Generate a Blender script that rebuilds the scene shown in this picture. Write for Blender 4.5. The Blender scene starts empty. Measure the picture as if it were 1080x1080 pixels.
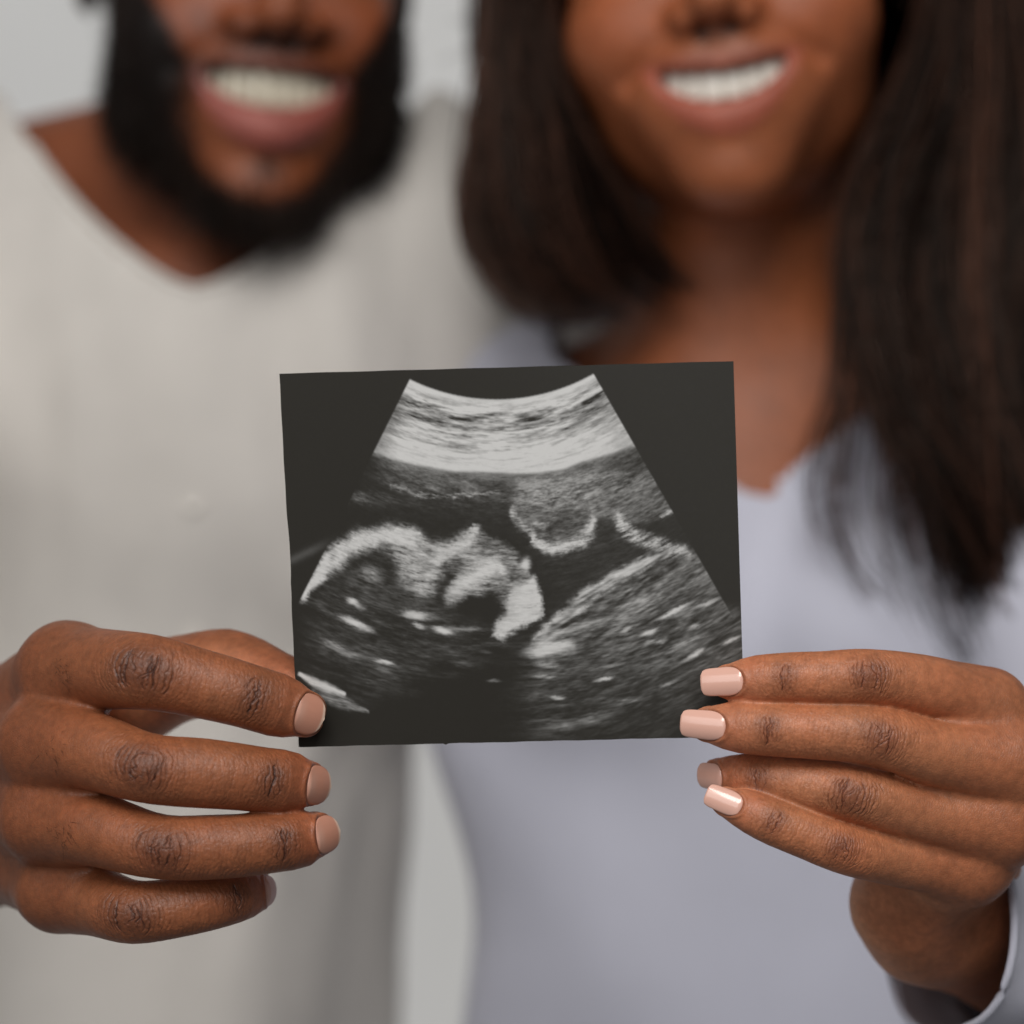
import bpy, bmesh, math, random
import numpy as np
from mathutils import Vector

# ----------------------------------------------------------------------------
# camera, world, lamps, exposure
# ----------------------------------------------------------------------------
# lengths below are in millimetres: x to the right, y away from the camera, z up,
# measured from the middle of the printed picture; EYE lifts them to world height
EYE = 1.35
CAM_D = 750.0            # camera to print
PXMM = 3.6               # photograph pixels per millimetre in the plane of the print
scene = bpy.context.scene
col = scene.collection

cam_data = bpy.data.cameras.new('camera')
cam = bpy.data.objects.new('camera', cam_data)
col.objects.link(cam)
cam.location = (0, -CAM_D / 1000, EYE)
cam.rotation_euler = (math.radians(90), 0, 0)
cam_data.sensor_width = 36
cam_data.lens = 36 * CAM_D / (1080 / PXMM)
cam_data.clip_start = 0.05
cam_data.clip_end = 50
cam_data.dof.use_dof = True
cam_data.dof.focus_distance = (CAM_D - 8) / 1000
cam_data.dof.aperture_fstop = 5.0
cam_data.dof.aperture_blades = 0
scene.camera = cam

world = bpy.data.worlds.new('World')
scene.world = world
world.use_nodes = True
world.node_tree.nodes['Background'].inputs['Color'].default_value = (0.98, 0.985, 1.0, 1)
world.node_tree.nodes['Background'].inputs['Strength'].default_value = 0.15


def area(name, loc, target, size, watts, color=(1, 1, 1)):
    d = bpy.data.lights.new(name, 'AREA')
    d.shape = 'RECTANGLE'
    d.size, d.size_y = size
    d.energy = watts
    d.color = color
    o = bpy.data.objects.new(name, d)
    col.objects.link(o)
    o.location = loc
    o.rotation_euler = (Vector(target) - Vector(loc)).to_track_quat('-Z', 'Y').to_euler()
    return o


area('window_light', (0.0, -1.25, EYE + 1.12), (0, 0.1, EYE - 0.02), (0.9, 0.8), 26, (1.0, 0.985, 0.96))
area('left_fill', (-0.65, -1.15, EYE + 0.5), (-0.1, 0.4, EYE), (1.0, 1.0), 7.5, (1.0, 0.99, 0.98))  # added fill lamp, lifts the side of his chest she blocks
area('wall_fill', (-0.1, 1.1, EYE + 0.95), (-0.05, 1.9, EYE + 0.1), (2.4, 0.4), 4.5, (1.0, 0.985, 0.965))  # added unseen lamp, brightens the wall from above
area('low_wall_fill', (-0.05, 1.05, EYE - 0.95), (-0.05, 1.9, EYE - 0.35), (2.0, 0.4), 7, (1.0, 0.975, 0.945))  # added lamp hidden behind the couple, brightens the low wall in the gap

scene.view_settings.view_transform = 'Standard'
scene.view_settings.look = 'None'
scene.view_settings.exposure = -0.2
scene.view_settings.gamma = 1
scene.view_settings.use_curve_mapping = False
scene.cycles.use_denoising = True
scene.cycles.max_bounces = 8

rng = np.random.default_rng(7)

# ----------------------------------------------------------------------------
# helpers: points, noise, signed distances, surface extraction
# ----------------------------------------------------------------------------
def P(px, py, y):
    """The point (mm) at depth y seen at this place of the photograph."""
    f = (CAM_D + y) / CAM_D / PXMM
    return np.array([(px - 540) * f, y, (540 - py) * f])


def lin(r, g, b):
    c = np.array([r, g, b], float) / 255
    return np.where(c <= 0.04045, c / 12.92, ((c + 0.055) / 1.055) ** 2.4)


def _hash(i, j, k, seed):
    h = (i.astype(np.int64) * 374761393 + j.astype(np.int64) * 668265263 + k.astype(np.int64) * 2147483647 + seed * 1274126177) & 0xffffffff
    h = ((h ^ (h >> 13)) * 1274126177) & 0xffffffff
    h = ((h ^ (h >> 16)) * 2246822519) & 0xffffffff
    return ((h ^ (h >> 15)) & 0xffffff) / float(0xffffff) * 2 - 1


def noise(p, seed=0):
    p = np.asarray(p, float)
    i = np.floor(p).astype(np.int64)
    f = p - i
    u = f * f * (3 - 2 * f)
    r = 0
    for dx in (0, 1):
        wx = u[:, 0] if dx else 1 - u[:, 0]
        for dy in (0, 1):
            wy = u[:, 1] if dy else 1 - u[:, 1]
            for dz in (0, 1):
                wz = u[:, 2] if dz else 1 - u[:, 2]
                r = r + wx * wy * wz * _hash(i[:, 0] + dx, i[:, 1] + dy, i[:, 2] + dz, seed)
    return r


def fbm(p, seed=0, octaves=3):
    r, a = 0, 1.0
    for o in range(octaves):
        r = r + a * noise(p * 2 ** o, seed + o * 17)
        a *= 0.5
    return r


def noise2(x, y, seed=0):
    return noise(np.stack([x, y, np.full_like(x, 0.37)], 1), seed)


def sstep(a, b, x):
    t = np.clip((x - a) / (b - a), 0, 1)
    return t * t * (3 - 2 * t)


def smin(a, b, k):
    h = np.maximum(k - np.abs(a - b), 0) / k
    return np.minimum(a, b) - h * h * k * 0.25


def smax(a, b, k):
    return -smin(-a, -b, k)


def capsule(p, a, b, ra, rb):
    a, b = np.asarray(a, float), np.asarray(b, float)
    ab = b - a
    t = np.clip(((p - a) @ ab) / (ab @ ab), 0, 1)
    return np.linalg.norm(p - a - t[:, None] * ab, axis=1) - (ra + (rb - ra) * t)


def ellipsoid(p, c, r):
    r = np.asarray(r, float)
    q = (p - np.asarray(c, float)) / r
    k0 = np.linalg.norm(q, axis=1)
    k1 = np.linalg.norm(q / r, axis=1)
    return k0 * (k0 - 1) / np.maximum(k1, 1e-9)


def grid_points(lo, hi, h):
    n = np.ceil((np.asarray(hi) - np.asarray(lo)) / h).astype(int) + 1
    ax = [lo[i] + h * np.arange(n[i]) for i in range(3)]
    g = np.stack(np.meshgrid(*ax, indexing='ij'), -1).reshape(-1, 3)
    return g, n


def surface_nets(F, lo, h):
    nx, ny, nz = F.shape
    cs = [(a, b, c) for a in (0, 1) for b in (0, 1) for c in (0, 1)]
    sub = {c: F[c[0]:nx - 1 + c[0], c[1]:ny - 1 + c[1], c[2]:nz - 1 + c[2]] for c in cs}
    inside = sum((sub[c] < 0).astype(np.int8) for c in cs)
    cells = np.argwhere((inside > 0) & (inside < 8))
    idx = -np.ones((nx - 1, ny - 1, nz - 1), np.int64)
    ci, cj, ck = cells.T
    idx[ci, cj, ck] = np.arange(len(cells))
    vals = {c: sub[c][ci, cj, ck] for c in cs}
    acc = np.zeros((len(cells), 3))
    cnt = np.zeros(len(cells))
    for a in cs:
        for ax in range(3):
            if a[ax]:
                continue
            b = list(a); b[ax] = 1; b = tuple(b)
            va, vb = vals[a], vals[b]
            m = (va < 0) != (vb < 0)
            t = np.where(m, va / np.where(m, va - vb, 1), 0)
            pt = np.tile(np.array(a, float), (len(cells), 1))
            pt[:, ax] = t
            acc[m] += pt[m]
            cnt[m] += 1
    V = (acc / cnt[:, None] + cells) * h + np.asarray(lo)
    quads = []
    for ax in range(3):
        o1, o2 = [(1, 2), (2, 0), (0, 1)][ax]
        sl0 = [slice(None)] * 3; sl1 = [slice(None)] * 3
        sl0[ax] = slice(0, -1); sl1[ax] = slice(1, None)
        s0, s1 = F[tuple(sl0)] < 0, F[tuple(sl1)] < 0
        e = np.argwhere(s0 != s1)
        e = e[(e[:, o1] > 0) & (e[:, o2] > 0) & (e[:, o1] < F.shape[o1] - 1) & (e[:, o2] < F.shape[o2] - 1)]
        flip = ~s0[e[:, 0], e[:, 1], e[:, 2]]
        def at(d1, d2):
            q = e.copy(); q[:, o1] += d1; q[:, o2] += d2
            return idx[q[:, 0], q[:, 1], q[:, 2]]
        q = np.stack([at(-1, -1), at(0, -1), at(0, 0), at(-1, 0)], 1)
        q[flip] = q[flip][:, ::-1]
        quads.append(q)
    Q = np.concatenate(quads)
    Q = Q[(Q >= 0).all(1)]
    return V, Q


def extract(sdf, lo, hi, h, near=None):
    """Surface of the distance field; the fine grid is evaluated only near a coarse estimate of it."""
    B = 5
    lo = np.asarray(lo, float)
    n = (np.ceil((np.asarray(hi) - lo) / (h * B)).astype(int)) * B + 1
    nb = (n - 1) // B
    gc = np.stack(np.meshgrid(*[lo[i] + h * B * (np.arange(nb[i]) + 0.5) for i in range(3)], indexing='ij'), -1).reshape(-1, 3)
    dc = sdf(gc).reshape(nb)
    near = near or h * B * 1.35 + 2
    F = np.full(n, 50.0)
    big = np.repeat(np.repeat(np.repeat(dc, B, 0), B, 1), B, 2)
    F[:-1, :-1, :-1] = np.where(big < 0, -50.0, 50.0)
    m = np.zeros(n, bool)
    for di in (0, 1):
        for dj in (0, 1):
            for dk in (0, 1):
                m[di:n[0] - 1 + di, dj:n[1] - 1 + dj, dk:n[2] - 1 + dk] |= np.abs(big) < near
    ijk = np.argwhere(m)
    vals = np.empty(len(ijk))
    for s in range(0, len(ijk), 300000):
        vals[s:s + 300000] = sdf(lo + h * ijk[s:s + 300000])
    F[m] = vals
    return surface_nets(F, lo, h)


def normals_of(V, faces):
    """Area-weighted vertex normals."""
    N = np.zeros((len(V), 3))
    for f in (faces if isinstance(faces, list) else [faces]):
        a, b = V[f[:, 1]] - V[f[:, 0]], V[f[:, 2]] - V[f[:, 0]]
        if f.shape[1] == 4:
            a, b = V[f[:, 2]] - V[f[:, 0]], V[f[:, 3]] - V[f[:, 1]]
        fn = np.cross(a, b)
        for k in range(f.shape[1]):
            for c in range(3):
                N[:, c] += np.bincount(f[:, k], fn[:, c], len(V))
    return N / np.maximum(np.linalg.norm(N, axis=1), 1e-9)[:, None]


def smooth_field(x, faces, n=1):
    """Average a per-vertex field over the edges of the faces."""
    for _ in range(n):
        acc = x.copy(); cnt = np.ones(len(x))
        for f in (faces if isinstance(faces, list) else [faces]):
            for k in range(f.shape[1]):
                i, j = f[:, k], f[:, (k + 1) % f.shape[1]]
                cnt += np.bincount(i, minlength=len(x))
                for c in range(x.shape[1]):
                    acc[:, c] += np.bincount(i, x[j, c], len(x))
        x = acc / cnt[:, None]
    return x


def noise1(x, seed):
    """Cheap one-dimensional value noise."""
    tab = np.random.default_rng(int(abs(seed)) % 100000).uniform(-1, 1, 256)
    i = np.floor(x).astype(int)
    f = x - i
    u = f * f * (3 - 2 * f)
    return tab[i % 256] * (1 - u) + tab[(i + 1) % 256] * u


# ----------------------------------------------------------------------------
# helpers: objects
# ----------------------------------------------------------------------------
def mesh_from(name, V, faces, base=(0, 0, 0), smooth=True):
    """V in millimetres, faces a list of index arrays (n, k)."""
    me = bpy.data.meshes.new(name)
    V = np.asarray(V, float)
    W = V / 1000 + np.array([0, 0, EYE]) - np.asarray(base)
    if isinstance(faces, np.ndarray):
        faces = [faces]
    me.vertices.add(len(W))
    me.vertices.foreach_set('co', W.astype(np.float32).ravel())
    nl = sum(f.size for f in faces)
    npoly = sum(len(f) for f in faces)
    me.loops.add(nl)
    me.loops.foreach_set('vertex_index', np.concatenate([f.ravel() for f in faces]).astype(np.int32))
    me.polygons.add(npoly)
    tot = np.concatenate([np.full(len(f), f.shape[1]) for f in faces])
    me.polygons.foreach_set('loop_start', (np.cumsum(tot) - tot).astype(np.int32))
    me.polygons.foreach_set('use_smooth', np.full(npoly, smooth))
    me.update(calc_edges=True)
    me.validate()
    return me


def read_verts(me, base):
    v = np.empty(len(me.vertices) * 3, np.float32)
    me.vertices.foreach_get('co', v)
    return (v.reshape(-1, 3).astype(float) + np.asarray(base) - np.array([0, 0, EYE])) * 1000


def write_verts(me, V, base):
    W = V / 1000 + np.array([0, 0, EYE]) - np.asarray(base)
    me.vertices.foreach_set('co', W.astype(np.float32).ravel())
    me.update()


def read_normals(me):
    n = np.empty(len(me.vertices) * 3, np.float32)
    me.vertex_normals.foreach_get('vector', n)
    return n.reshape(-1, 3).astype(float)


def paint(me, name, rgb):
    a = me.color_attributes.new(name, 'FLOAT_COLOR', 'POINT')
    c = np.ones((len(rgb), 4), np.float32)
    c[:, :3] = rgb
    a.data.foreach_set('color', c.ravel())


def put(name, me, mat, parent=None, loc=(0, 0, 0)):
    o = bpy.data.objects.new(name, me)
    col.objects.link(o)
    o.location = loc
    if mat:
        me.materials.append(mat)
    if parent:
        o.parent = parent
    return o


def thing(name, label, cat, loc, group=None):
    o = bpy.data.objects.new(name, None)
    col.objects.link(o)
    o.empty_display_size = 0.05
    o.location = loc
    o['label'] = label
    o['category'] = cat
    if group:
        o['group'] = group
    return o


def join_parts(parts):
    """[(V, [faces...]), ...] -> one vertex array and face list."""
    Vs, fs, n = [], [], 0
    for V, faces in parts:
        if isinstance(faces, np.ndarray):
            faces = [faces]
        Vs.append(V)
        fs += [f + n for f in faces]
        n += len(V)
    return np.concatenate(Vs), fs


def tubes(paths, radii, sides=3):
    """Many thin tapered strands: paths (n, m, 3) mm, radii (n, m)."""
    n, m, _ = paths.shape
    t = np.gradient(paths, axis=1)
    t /= np.maximum(np.linalg.norm(t, axis=2), 1e-9)[..., None]
    ref = np.where(np.abs(t[..., 2:3]) < 0.9, np.array([0, 0, 1.0]), np.array([1.0, 0, 0]))
    u = np.cross(t, ref); u /= np.linalg.norm(u, axis=2)[..., None]
    v = np.cross(t, u)
    ang = np.arange(sides) * 2 * np.pi / sides
    V = paths[:, :, None, :] + radii[:, :, None, None] * (np.cos(ang)[None, None, :, None] * u[:, :, None, :] + np.sin(ang)[None, None, :, None] * v[:, :, None, :])
    base = (np.arange(n) * m * sides)[:, None, None]
    i = np.arange(m - 1)[None, :, None] * sides
    k = np.arange(sides)[None, None, :]
    k2 = (k + 1) % sides
    q = np.stack([base + i + k, base + i + k2, base + i + sides + k2, base + i + sides + k], -1).reshape(-1, 4)
    return V.reshape(-1, 3), q


# ----------------------------------------------------------------------------
# materials
# ----------------------------------------------------------------------------
def new_mat(name):
    m = bpy.data.materials.new(name)
    m.use_nodes = True
    nt = m.node_tree
    return m, nt, nt.nodes['Principled BSDF']


def node(nt, kind, **kw):
    n = nt.nodes.new(kind)
    for k, v in kw.items():
        if k.startswith('_'):
            setattr(n, k[1:], v)
        else:
            n.inputs[k.replace('_', ' ')].default_value = v
    return n


def skin_material(name, rough=0.47, fine=1.0):
    m, nt, b = new_mat(name)
    L = nt.links.new
    at = node(nt, 'ShaderNodeAttribute', _attribute_name='tone')
    tc = node(nt, 'ShaderNodeTexCoord')
    n1 = node(nt, 'ShaderNodeTexNoise', Scale=420.0, Detail=3.0, Roughness=0.6)
    n2 = node(nt, 'ShaderNodeTexNoise', Scale=70.0, Detail=3.0, Roughness=0.55)
    for n in (n1, n2):
        L(tc.outputs['Object'], n.inputs['Vector'])
    mr = node(nt, 'ShaderNodeMapRange', From_Min=0.3, From_Max=0.7, To_Min=0.82, To_Max=1.18)
    L(n1.outputs['Fac'], mr.inputs['Value'])
    mr2 = node(nt, 'ShaderNodeMapRange', From_Min=0.3, From_Max=0.7, To_Min=0.9, To_Max=1.1)
    L(n2.outputs['Fac'], mr2.inputs['Value'])
    mu = node(nt, 'ShaderNodeMath', _operation='MULTIPLY')
    L(mr.outputs['Result'], mu.inputs[0]); L(mr2.outputs['Result'], mu.inputs[1])
    vm = node(nt, 'ShaderNodeVectorMath', _operation='SCALE')
    L(at.outputs['Color'], vm.inputs[0]); L(mu.outputs[0], vm.inputs['Scale'])
    L(vm.outputs['Vector'], b.inputs['Base Color'])
    b.inputs['Roughness'].default_value = rough
    b.inputs['Specular IOR Level'].default_value = 0.46
    b.inputs['Subsurface Weight'].default_value = 0.12
    b.inputs['Subsurface Radius'].default_value = (1.0, 0.35, 0.18)
    b.inputs['Subsurface Scale'].default_value = 0.0022
    # the fine criss-cross grain of skin and its pores
    vo = node(nt, 'ShaderNodeTexVoronoi', _feature='DISTANCE_TO_EDGE', Scale=1350.0)
    mp = node(nt, 'ShaderNodeMapping'); mp.inputs['Scale'].default_value = (1.0, 0.8, 0.62)
    L(tc.outputs['Object'], mp.inputs['Vector']); L(mp.outputs['Vector'], vo.inputs['Vector'])
    cl = node(nt, 'ShaderNodeMapRange', From_Min=0.0, From_Max=0.14)
    L(vo.outputs['Distance'], cl.inputs['Value'])
    n3 = node(nt, 'ShaderNodeTexNoise', Scale=1900.0, Detail=2.0)
    L(tc.outputs['Object'], n3.inputs['Vector'])
    ad = node(nt, 'ShaderNodeMath', _operation='MULTIPLY_ADD'); ad.inputs[1].default_value = 0.8
    L(n3.outputs['Fac'], ad.inputs[0]); L(cl.outputs['Result'], ad.inputs[2])
    bp = node(nt, 'ShaderNodeBump', Strength=0.42 * fine, Distance=0.00012)
    L(ad.outputs[0], bp.inputs['Height'])
    L(bp.outputs['Normal'], b.inputs['Normal'])
    return m


def attr_material(name, attr, rough, spec=0.5, coat=0.0, grain=0.0, grain_scale=900.0):
    m, nt, b = new_mat(name)
    at = node(nt, 'ShaderNodeAttribute', _attribute_name=attr)
    nt.links.new(at.outputs['Color'], b.inputs['Base Color'])
    b.inputs['Roughness'].default_value = rough
    b.inputs['Specular IOR Level'].default_value = spec
    b.inputs['Coat Weight'].default_value = coat
    b.inputs['Coat Roughness'].default_value = 0.12
    if grain:
        tc = node(nt, 'ShaderNodeTexCoord')
        n = node(nt, 'ShaderNodeTexNoise', Scale=grain_scale, Detail=3.0)
        nt.links.new(tc.outputs['Object'], n.inputs['Vector'])
        bp = node(nt, 'ShaderNodeBump', Strength=grain, Distance=0.0001)
        nt.links.new(n.outputs['Fac'], bp.inputs['Height'])
        nt.links.new(bp.outputs['Normal'], b.inputs['Normal'])
    return m


def plain_material(name, rgb, rough=0.6, spec=0.3, vary=0.06, scale=40.0, sheen=0.0, weave=0.0):
    m, nt, b = new_mat(name)
    L = nt.links.new
    tc = node(nt, 'ShaderNodeTexCoord')
    n = node(nt, 'ShaderNodeTexNoise', Scale=scale, Detail=4.0)
    L(tc.outputs['Object'], n.inputs['Vector'])
    cr = node(nt, 'ShaderNodeValToRGB')
    a, z = np.array(rgb) * (1 - vary), np.minimum(np.array(rgb) * (1 + vary), 0.95)
    cr.color_ramp.elements[0].position, cr.color_ramp.elements[1].position = 0.3, 0.7
    cr.color_ramp.elements[0].color = (*a, 1)
    cr.color_ramp.elements[1].color = (*z, 1)
    L(n.outputs['Fac'], cr.inputs['Fac'])
    L(cr.outputs['Color'], b.inputs['Base Color'])
    b.inputs['Roughness'].default_value = rough
    b.inputs['Specular IOR Level'].default_value = spec
    b.inputs['Sheen Weight'].default_value = sheen
    if weave:
        wx = node(nt, 'ShaderNodeTexWave', _bands_direction='X', Scale=350.0, Distortion=1.5)
        wz = node(nt, 'ShaderNodeTexWave', _bands_direction='Z', Scale=350.0, Distortion=1.5)
        for w in (wx, wz):
            L(tc.outputs['Object'], w.inputs['Vector'])
        ad = node(nt, 'ShaderNodeMath', _operation='ADD')
        L(wx.outputs['Fac'], ad.inputs[0]); L(wz.outputs['Fac'], ad.inputs[1])
        bp = node(nt, 'ShaderNodeBump', Strength=weave, Distance=0.0003)
        L(ad.outputs[0], bp.inputs['Height'])
        L(bp.outputs['Normal'], b.inputs['Normal'])
    return m


# ----------------------------------------------------------------------------
# the setting: the pale wall behind the couple
# ----------------------------------------------------------------------------
wall_bm = bmesh.new()
bmesh.ops.create_cube(wall_bm, size=1)
for v in wall_bm.verts:
    v.co.x *= 6; v.co.y *= 0.1; v.co.z *= 3.2
wall_me = bpy.data.meshes.new('wall')
wall_bm.to_mesh(wall_me); wall_bm.free()
wall = put('wall', wall_me, plain_material('wall_paint', lin(224, 224, 223), 0.7, 0.3, 0.02, 8.0), None, (0, 1.95, 1.4))
wall['kind'] = 'structure'
wall['label'] = 'pale grey white wall out of focus behind the couple'


# ----------------------------------------------------------------------------
# the ultrasound print: a thin sheet whose grey picture is laid down point by point
# ----------------------------------------------------------------------------
def print_tone(X, Y):
    """Grey value 0..1 of the print; X, Y in units of the picture (about 1000 x 820 across the sheet)."""
    shp = X.shape
    x, y = X.ravel(), Y.ravel()
    ax, ay = 506.0, -323.0
    r = np.hypot(x - ax, y - ay)
    th = np.arctan2(x - ax, y - ay)
    lat = th * 620

    def streak(fr, fl, seed):            # speckle drawn out along the arcs
        return noise2(lat * fl, r * fr, seed)

    sp_f = 0.45 * streak(0.16, 0.035, 3) + 0.45 * streak(0.36, 0.10, 4) + 0.3 * streak(0.5, 0.3, 7)
    sp_c = 0.65 * streak(0.055, 0.014, 5) + 0.35 * streak(0.12, 0.03, 6)
    grain = noise2(x * 0.30, y * 0.30, 8) * 0.6 + noise2(x * 0.12, y * 0.12, 9) * 0.4
    wx = x + 3.0 * noise2(x * 0.26, y * 0.26, 15) + 9 * noise2(x * 0.03, y * 0.03, 11) + 4 * noise2(x * 0.1, y * 0.1, 13)
    wy = y + 2.5 * noise2(x * 0.26, y * 0.26, 16) + 7 * noise2(x * 0.03, y * 0.03, 12) + 3 * noise2(x * 0.1, y * 0.1, 14)

    def blob(cx, cy, rx, ry, ang=0.0, soft=1.0, warp=1.0):
        px, py = (wx * warp + x * (1 - warp)) - cx, (wy * warp + y * (1 - warp)) - cy
        c, s = math.cos(math.radians(ang)), math.sin(math.radians(ang))
        u, v = (px * c + py * s) / rx, (-px * s + py * c) / ry
        return np.exp(-(u * u + v * v) ** soft)

    def stroke(pts, w, warp=1.0):
        px, py = wx * warp + x * (1 - warp), wy * warp + y * (1 - warp)
        d = np.full(x.shape, 1e9)
        for (x0, y0, w0), (x1, y1, w1) in zip(pts[:-1], pts[1:]):
            ex, ey = x1 - x0, y1 - y0
            t = np.clip(((px - x0) * ex + (py - y0) * ey) / (ex * ex + ey * ey), 0, 1)
            d = np.minimum(d, np.hypot(px - x0 - t * ex, py - y0 - t * ey) / (w0 + (w1 - w0) * t))
        return np.exp(-(d / w) ** 2.6)

    def poly(pts, soft):
        """Soft inside of a polygon."""
        px, py = wx, wy
        inside = np.zeros(x.shape, bool)
        d = np.full(x.shape, 1e9)
        n = len(pts)
        for i in range(n):
            (x0, y0), (x1, y1) = pts[i], pts[(i + 1) % n]
            ex, ey = x1 - x0, y1 - y0
            t = np.clip(((px - x0) * ex + (py - y0) * ey) / (ex * ex + ey * ey), 0, 1)
            d = np.minimum(d, np.hypot(px - x0 - t * ex, py - y0 - t * ey))
            if y0 != y1:
                cr = ((y0 > py) != (y1 > py)) & (px < ex * (py - y0) / ey + x0)
                inside ^= cr
        sd = np.where(inside, -d, d)
        return 1 - sstep(-soft, soft, sd)

    I = np.zeros(x.shape)

    def add(v, a=1.0):
        nonlocal I
        I = I + np.clip(v, 0, 1) * a * (1 - np.clip(I, 0, 1))

    # --- skin line, fat and muscle bands under the probe
    bot = 594 + 75 * th ** 2 + 6 * streak(0.0, 0.02, 20)
    band = sstep(0, 7, r - 426) * (1 - sstep(bot - 8, bot + 9, r))
    k = (r - 426) / (bot - 426)
    prof = np.interp(k, [0, 0.07, 0.12, 0.17, 0.28, 0.42, 0.52, 0.62, 0.8, 0.97, 1.0],
                     [1.0, 0.95, 0.72, 0.92, 0.45, 0.50, 0.80, 0.86, 0.98, 1.0, 0.8])
    lay = 0.5 * noise2(lat * 0.011, r * 0.10 + 5 * th, 21) + 0.42 * noise2(lat * 0.026, r * 0.24 + 3 * th, 22) + 0.3 * noise2(lat * 0.07, r * 0.42, 23)
    mott = np.interp(k, [0, 0.1, 0.2, 0.55, 0.8, 0.95, 1], [0.05, 0.25, 0.75, 0.6, 0.36, 0.12, 0.1])
    edge = 1 - 0.50 * sstep(0.36, 0.47, -th) * sstep(0.1, 0.4, k) - 0.22 * sstep(0.36, 0.5, th) * sstep(0.2, 0.5, k)
    I = np.maximum(I, band * np.clip((prof + mott * lay * 1.25 + 0.1 * sp_f) * edge, 0, 1))
    # --- grey tissue right under the bands
    dl = r - bot
    u1 = sstep(-3, 8, dl) * np.exp(-np.maximum(dl, 0) / (38 + 55 * sstep(0.02, 0.2, th))) * sstep(-0.50, -0.30, th + 0.05 * sp_c) * (1 - 0.6 * sstep(0.28, 0.52, th))
    add(u1 * (0.8 + 0.55 * sp_f + 0.55 * sp_c), 0.44)
    add(stroke([(270, 300, 1), (330, 312, 1), (420, 318, 1), (510, 306, 1)], 5) * (0.55 + 1.0 * sp_f), 0.45)
    add(blob(390, 312, 130, 16, 0) * (0.35 + 1.1 * sp_c), 0.35)
    # --- grey lobe in the middle and the shaded tissue on the right
    lobe = poly([(545, 330), (560, 285), (700, 270), (850, 270), (900, 350), (860, 372), (770, 372), (730, 372), (715, 405), (655, 435), (600, 425), (560, 385)], 16)
    add(lobe * (0.9 + 0.7 * sp_f + 0.5 * sp_c), 0.28)
    add(blob(630, 325, 70, 24) * (0.5 + 0.7 * sp_f), 0.40)
    I *= 1 - 0.66 * blob(630, 380, 46, 24) - 0.4 * blob(740, 385, 30, 30)
    add(stroke([(543, 350, 0.8), (562, 385, 1), (585, 405, 0.9)], 11) * (0.7 + 0.8 * sp_f), 0.75)
    add(stroke([(588, 415, 0.7), (612, 430, 1), (650, 433, 1), (690, 418, 1), (712, 396, 1), (716, 375, 0.8)], 12.5) * (0.85 + 0.8 * sp_f), 0.95)
    add(stroke([(590, 375, 1), (610, 385, 1)], 8) * (0.8 + 0.5 * sp_f), 0.5)
    # --- right: placental edge and the long diagonal line
    add(stroke([(768, 362, 0.7), (785, 385, 1), (805, 408, 1.2), (842, 422, 1), (880, 432, 0.9), (915, 442, 0.9), (945, 462, 0.6)], 15) * (0.72 + 1.1 * sp_f), 0.9)
    add(stroke([(868, 366, 0.6), (895, 352, 1)], 6) * 0.9, 0.75)
    I *= 1 - 0.6 * blob(850, 385, 34, 22)
    tis = poly([(640, 600), (720, 525), (800, 480), (880, 442), (960, 440), (1060, 545), (1100, 640), (1100, 800), (960, 900), (700, 900), (570, 800), (600, 680)], 30)
    diag = sstep(-6, 8, (x - 600) * 0.54 + (y - 640) * 0.84 + 0.00016 * (x - 600) * (880 - x) * 1.0)
    dg = x * 0.85 - y * 0.52
    dp = x * 0.52 + y * 0.85
    ds = 0.5 * noise2(dg * 0.016, dp * 0.075, 31) + 0.5 * noise2(dg * 0.045, dp * 0.20, 32)
    fall = np.interp(y + 0.12 * (x - 800), [430, 520, 600, 680, 740, 800, 860], [1.0, 0.9, 0.74, 0.5, 0.32, 0.18, 0.08])
    fall = fall * (1 - 0.45 * blob(690, 560, 50, 40, -40)) * (0.55 + 0.45 * sstep(600, 760, x))
    tv = tis * diag * np.clip(fall * (0.27 + 0.42 * ds + 0.16 * sp_f), 0, 1)
    I = I * (1 - tis * diag) + tv
    add(stroke([(602, 640, 1.3), (640, 598, 1.3), (665, 575, 1), (715, 528, 1.1), (760, 498, 1.2), (820, 470, 1), (880, 446, 0.8)], 15) * (0.66 + 1.3 * ds), 0.85)
    add(blob(790, 545, 90, 40, -28) * (0.4 + 1.1 * ds), 0.35)
    # --- the head: skull arc on the left
    ray = noise2(th * 60, r * 0.02, 41)
    add(stroke([(82, 540, 0.55), (108, 496, 0.8), (140, 462, 1.0), (180, 430, 1.05), (225, 412, 1), (270, 404, 1.0), (310, 412, 1.1), (345, 436, 1.1), (372, 455, 0.9)], 21) * (0.98 + 0.34 * ray * sstep(260, 120, x) + 0.35 * sp_f), 0.97)
    add(stroke([(285, 400, 1), (305, 392, 1), (330, 405, 0.7)], 8) * 0.8, 0.7)
    add(stroke([(295, 440, 1), (325, 480, 1.2), (352, 515, 1), (360, 530, 0.6)], 26) * (0.8 + 0.8 * sp_f), 0.8)
    add(blob(368, 488, 17, 13) * 1.2, 0.8)
    I *= 1 - 0.5 * blob(250, 480, 45, 25, 10)
    add(blob(232, 487, 20, 12, 40), 0.38)
    # --- the face
    face = poly([(372, 450), (400, 430), (432, 410), (455, 385), (480, 400), (520, 418), (552, 445), (580, 500), (603, 540), (600, 590), (560, 610), (520, 632), (495, 610), (520, 560), (500, 530), (455, 535), (405, 550), (395, 520), (420, 490), (395, 480)], 10)
    add(face, 0.42)
    I += face * (0.40 * sp_f + 0.30 * sp_c)
    add(stroke([(385, 440, 1.2), (420, 425, 1), (445, 408, 0.8), (458, 390, 0.5)], 20) * (0.9 + 0.5 * sp_f), 0.8)
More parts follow.
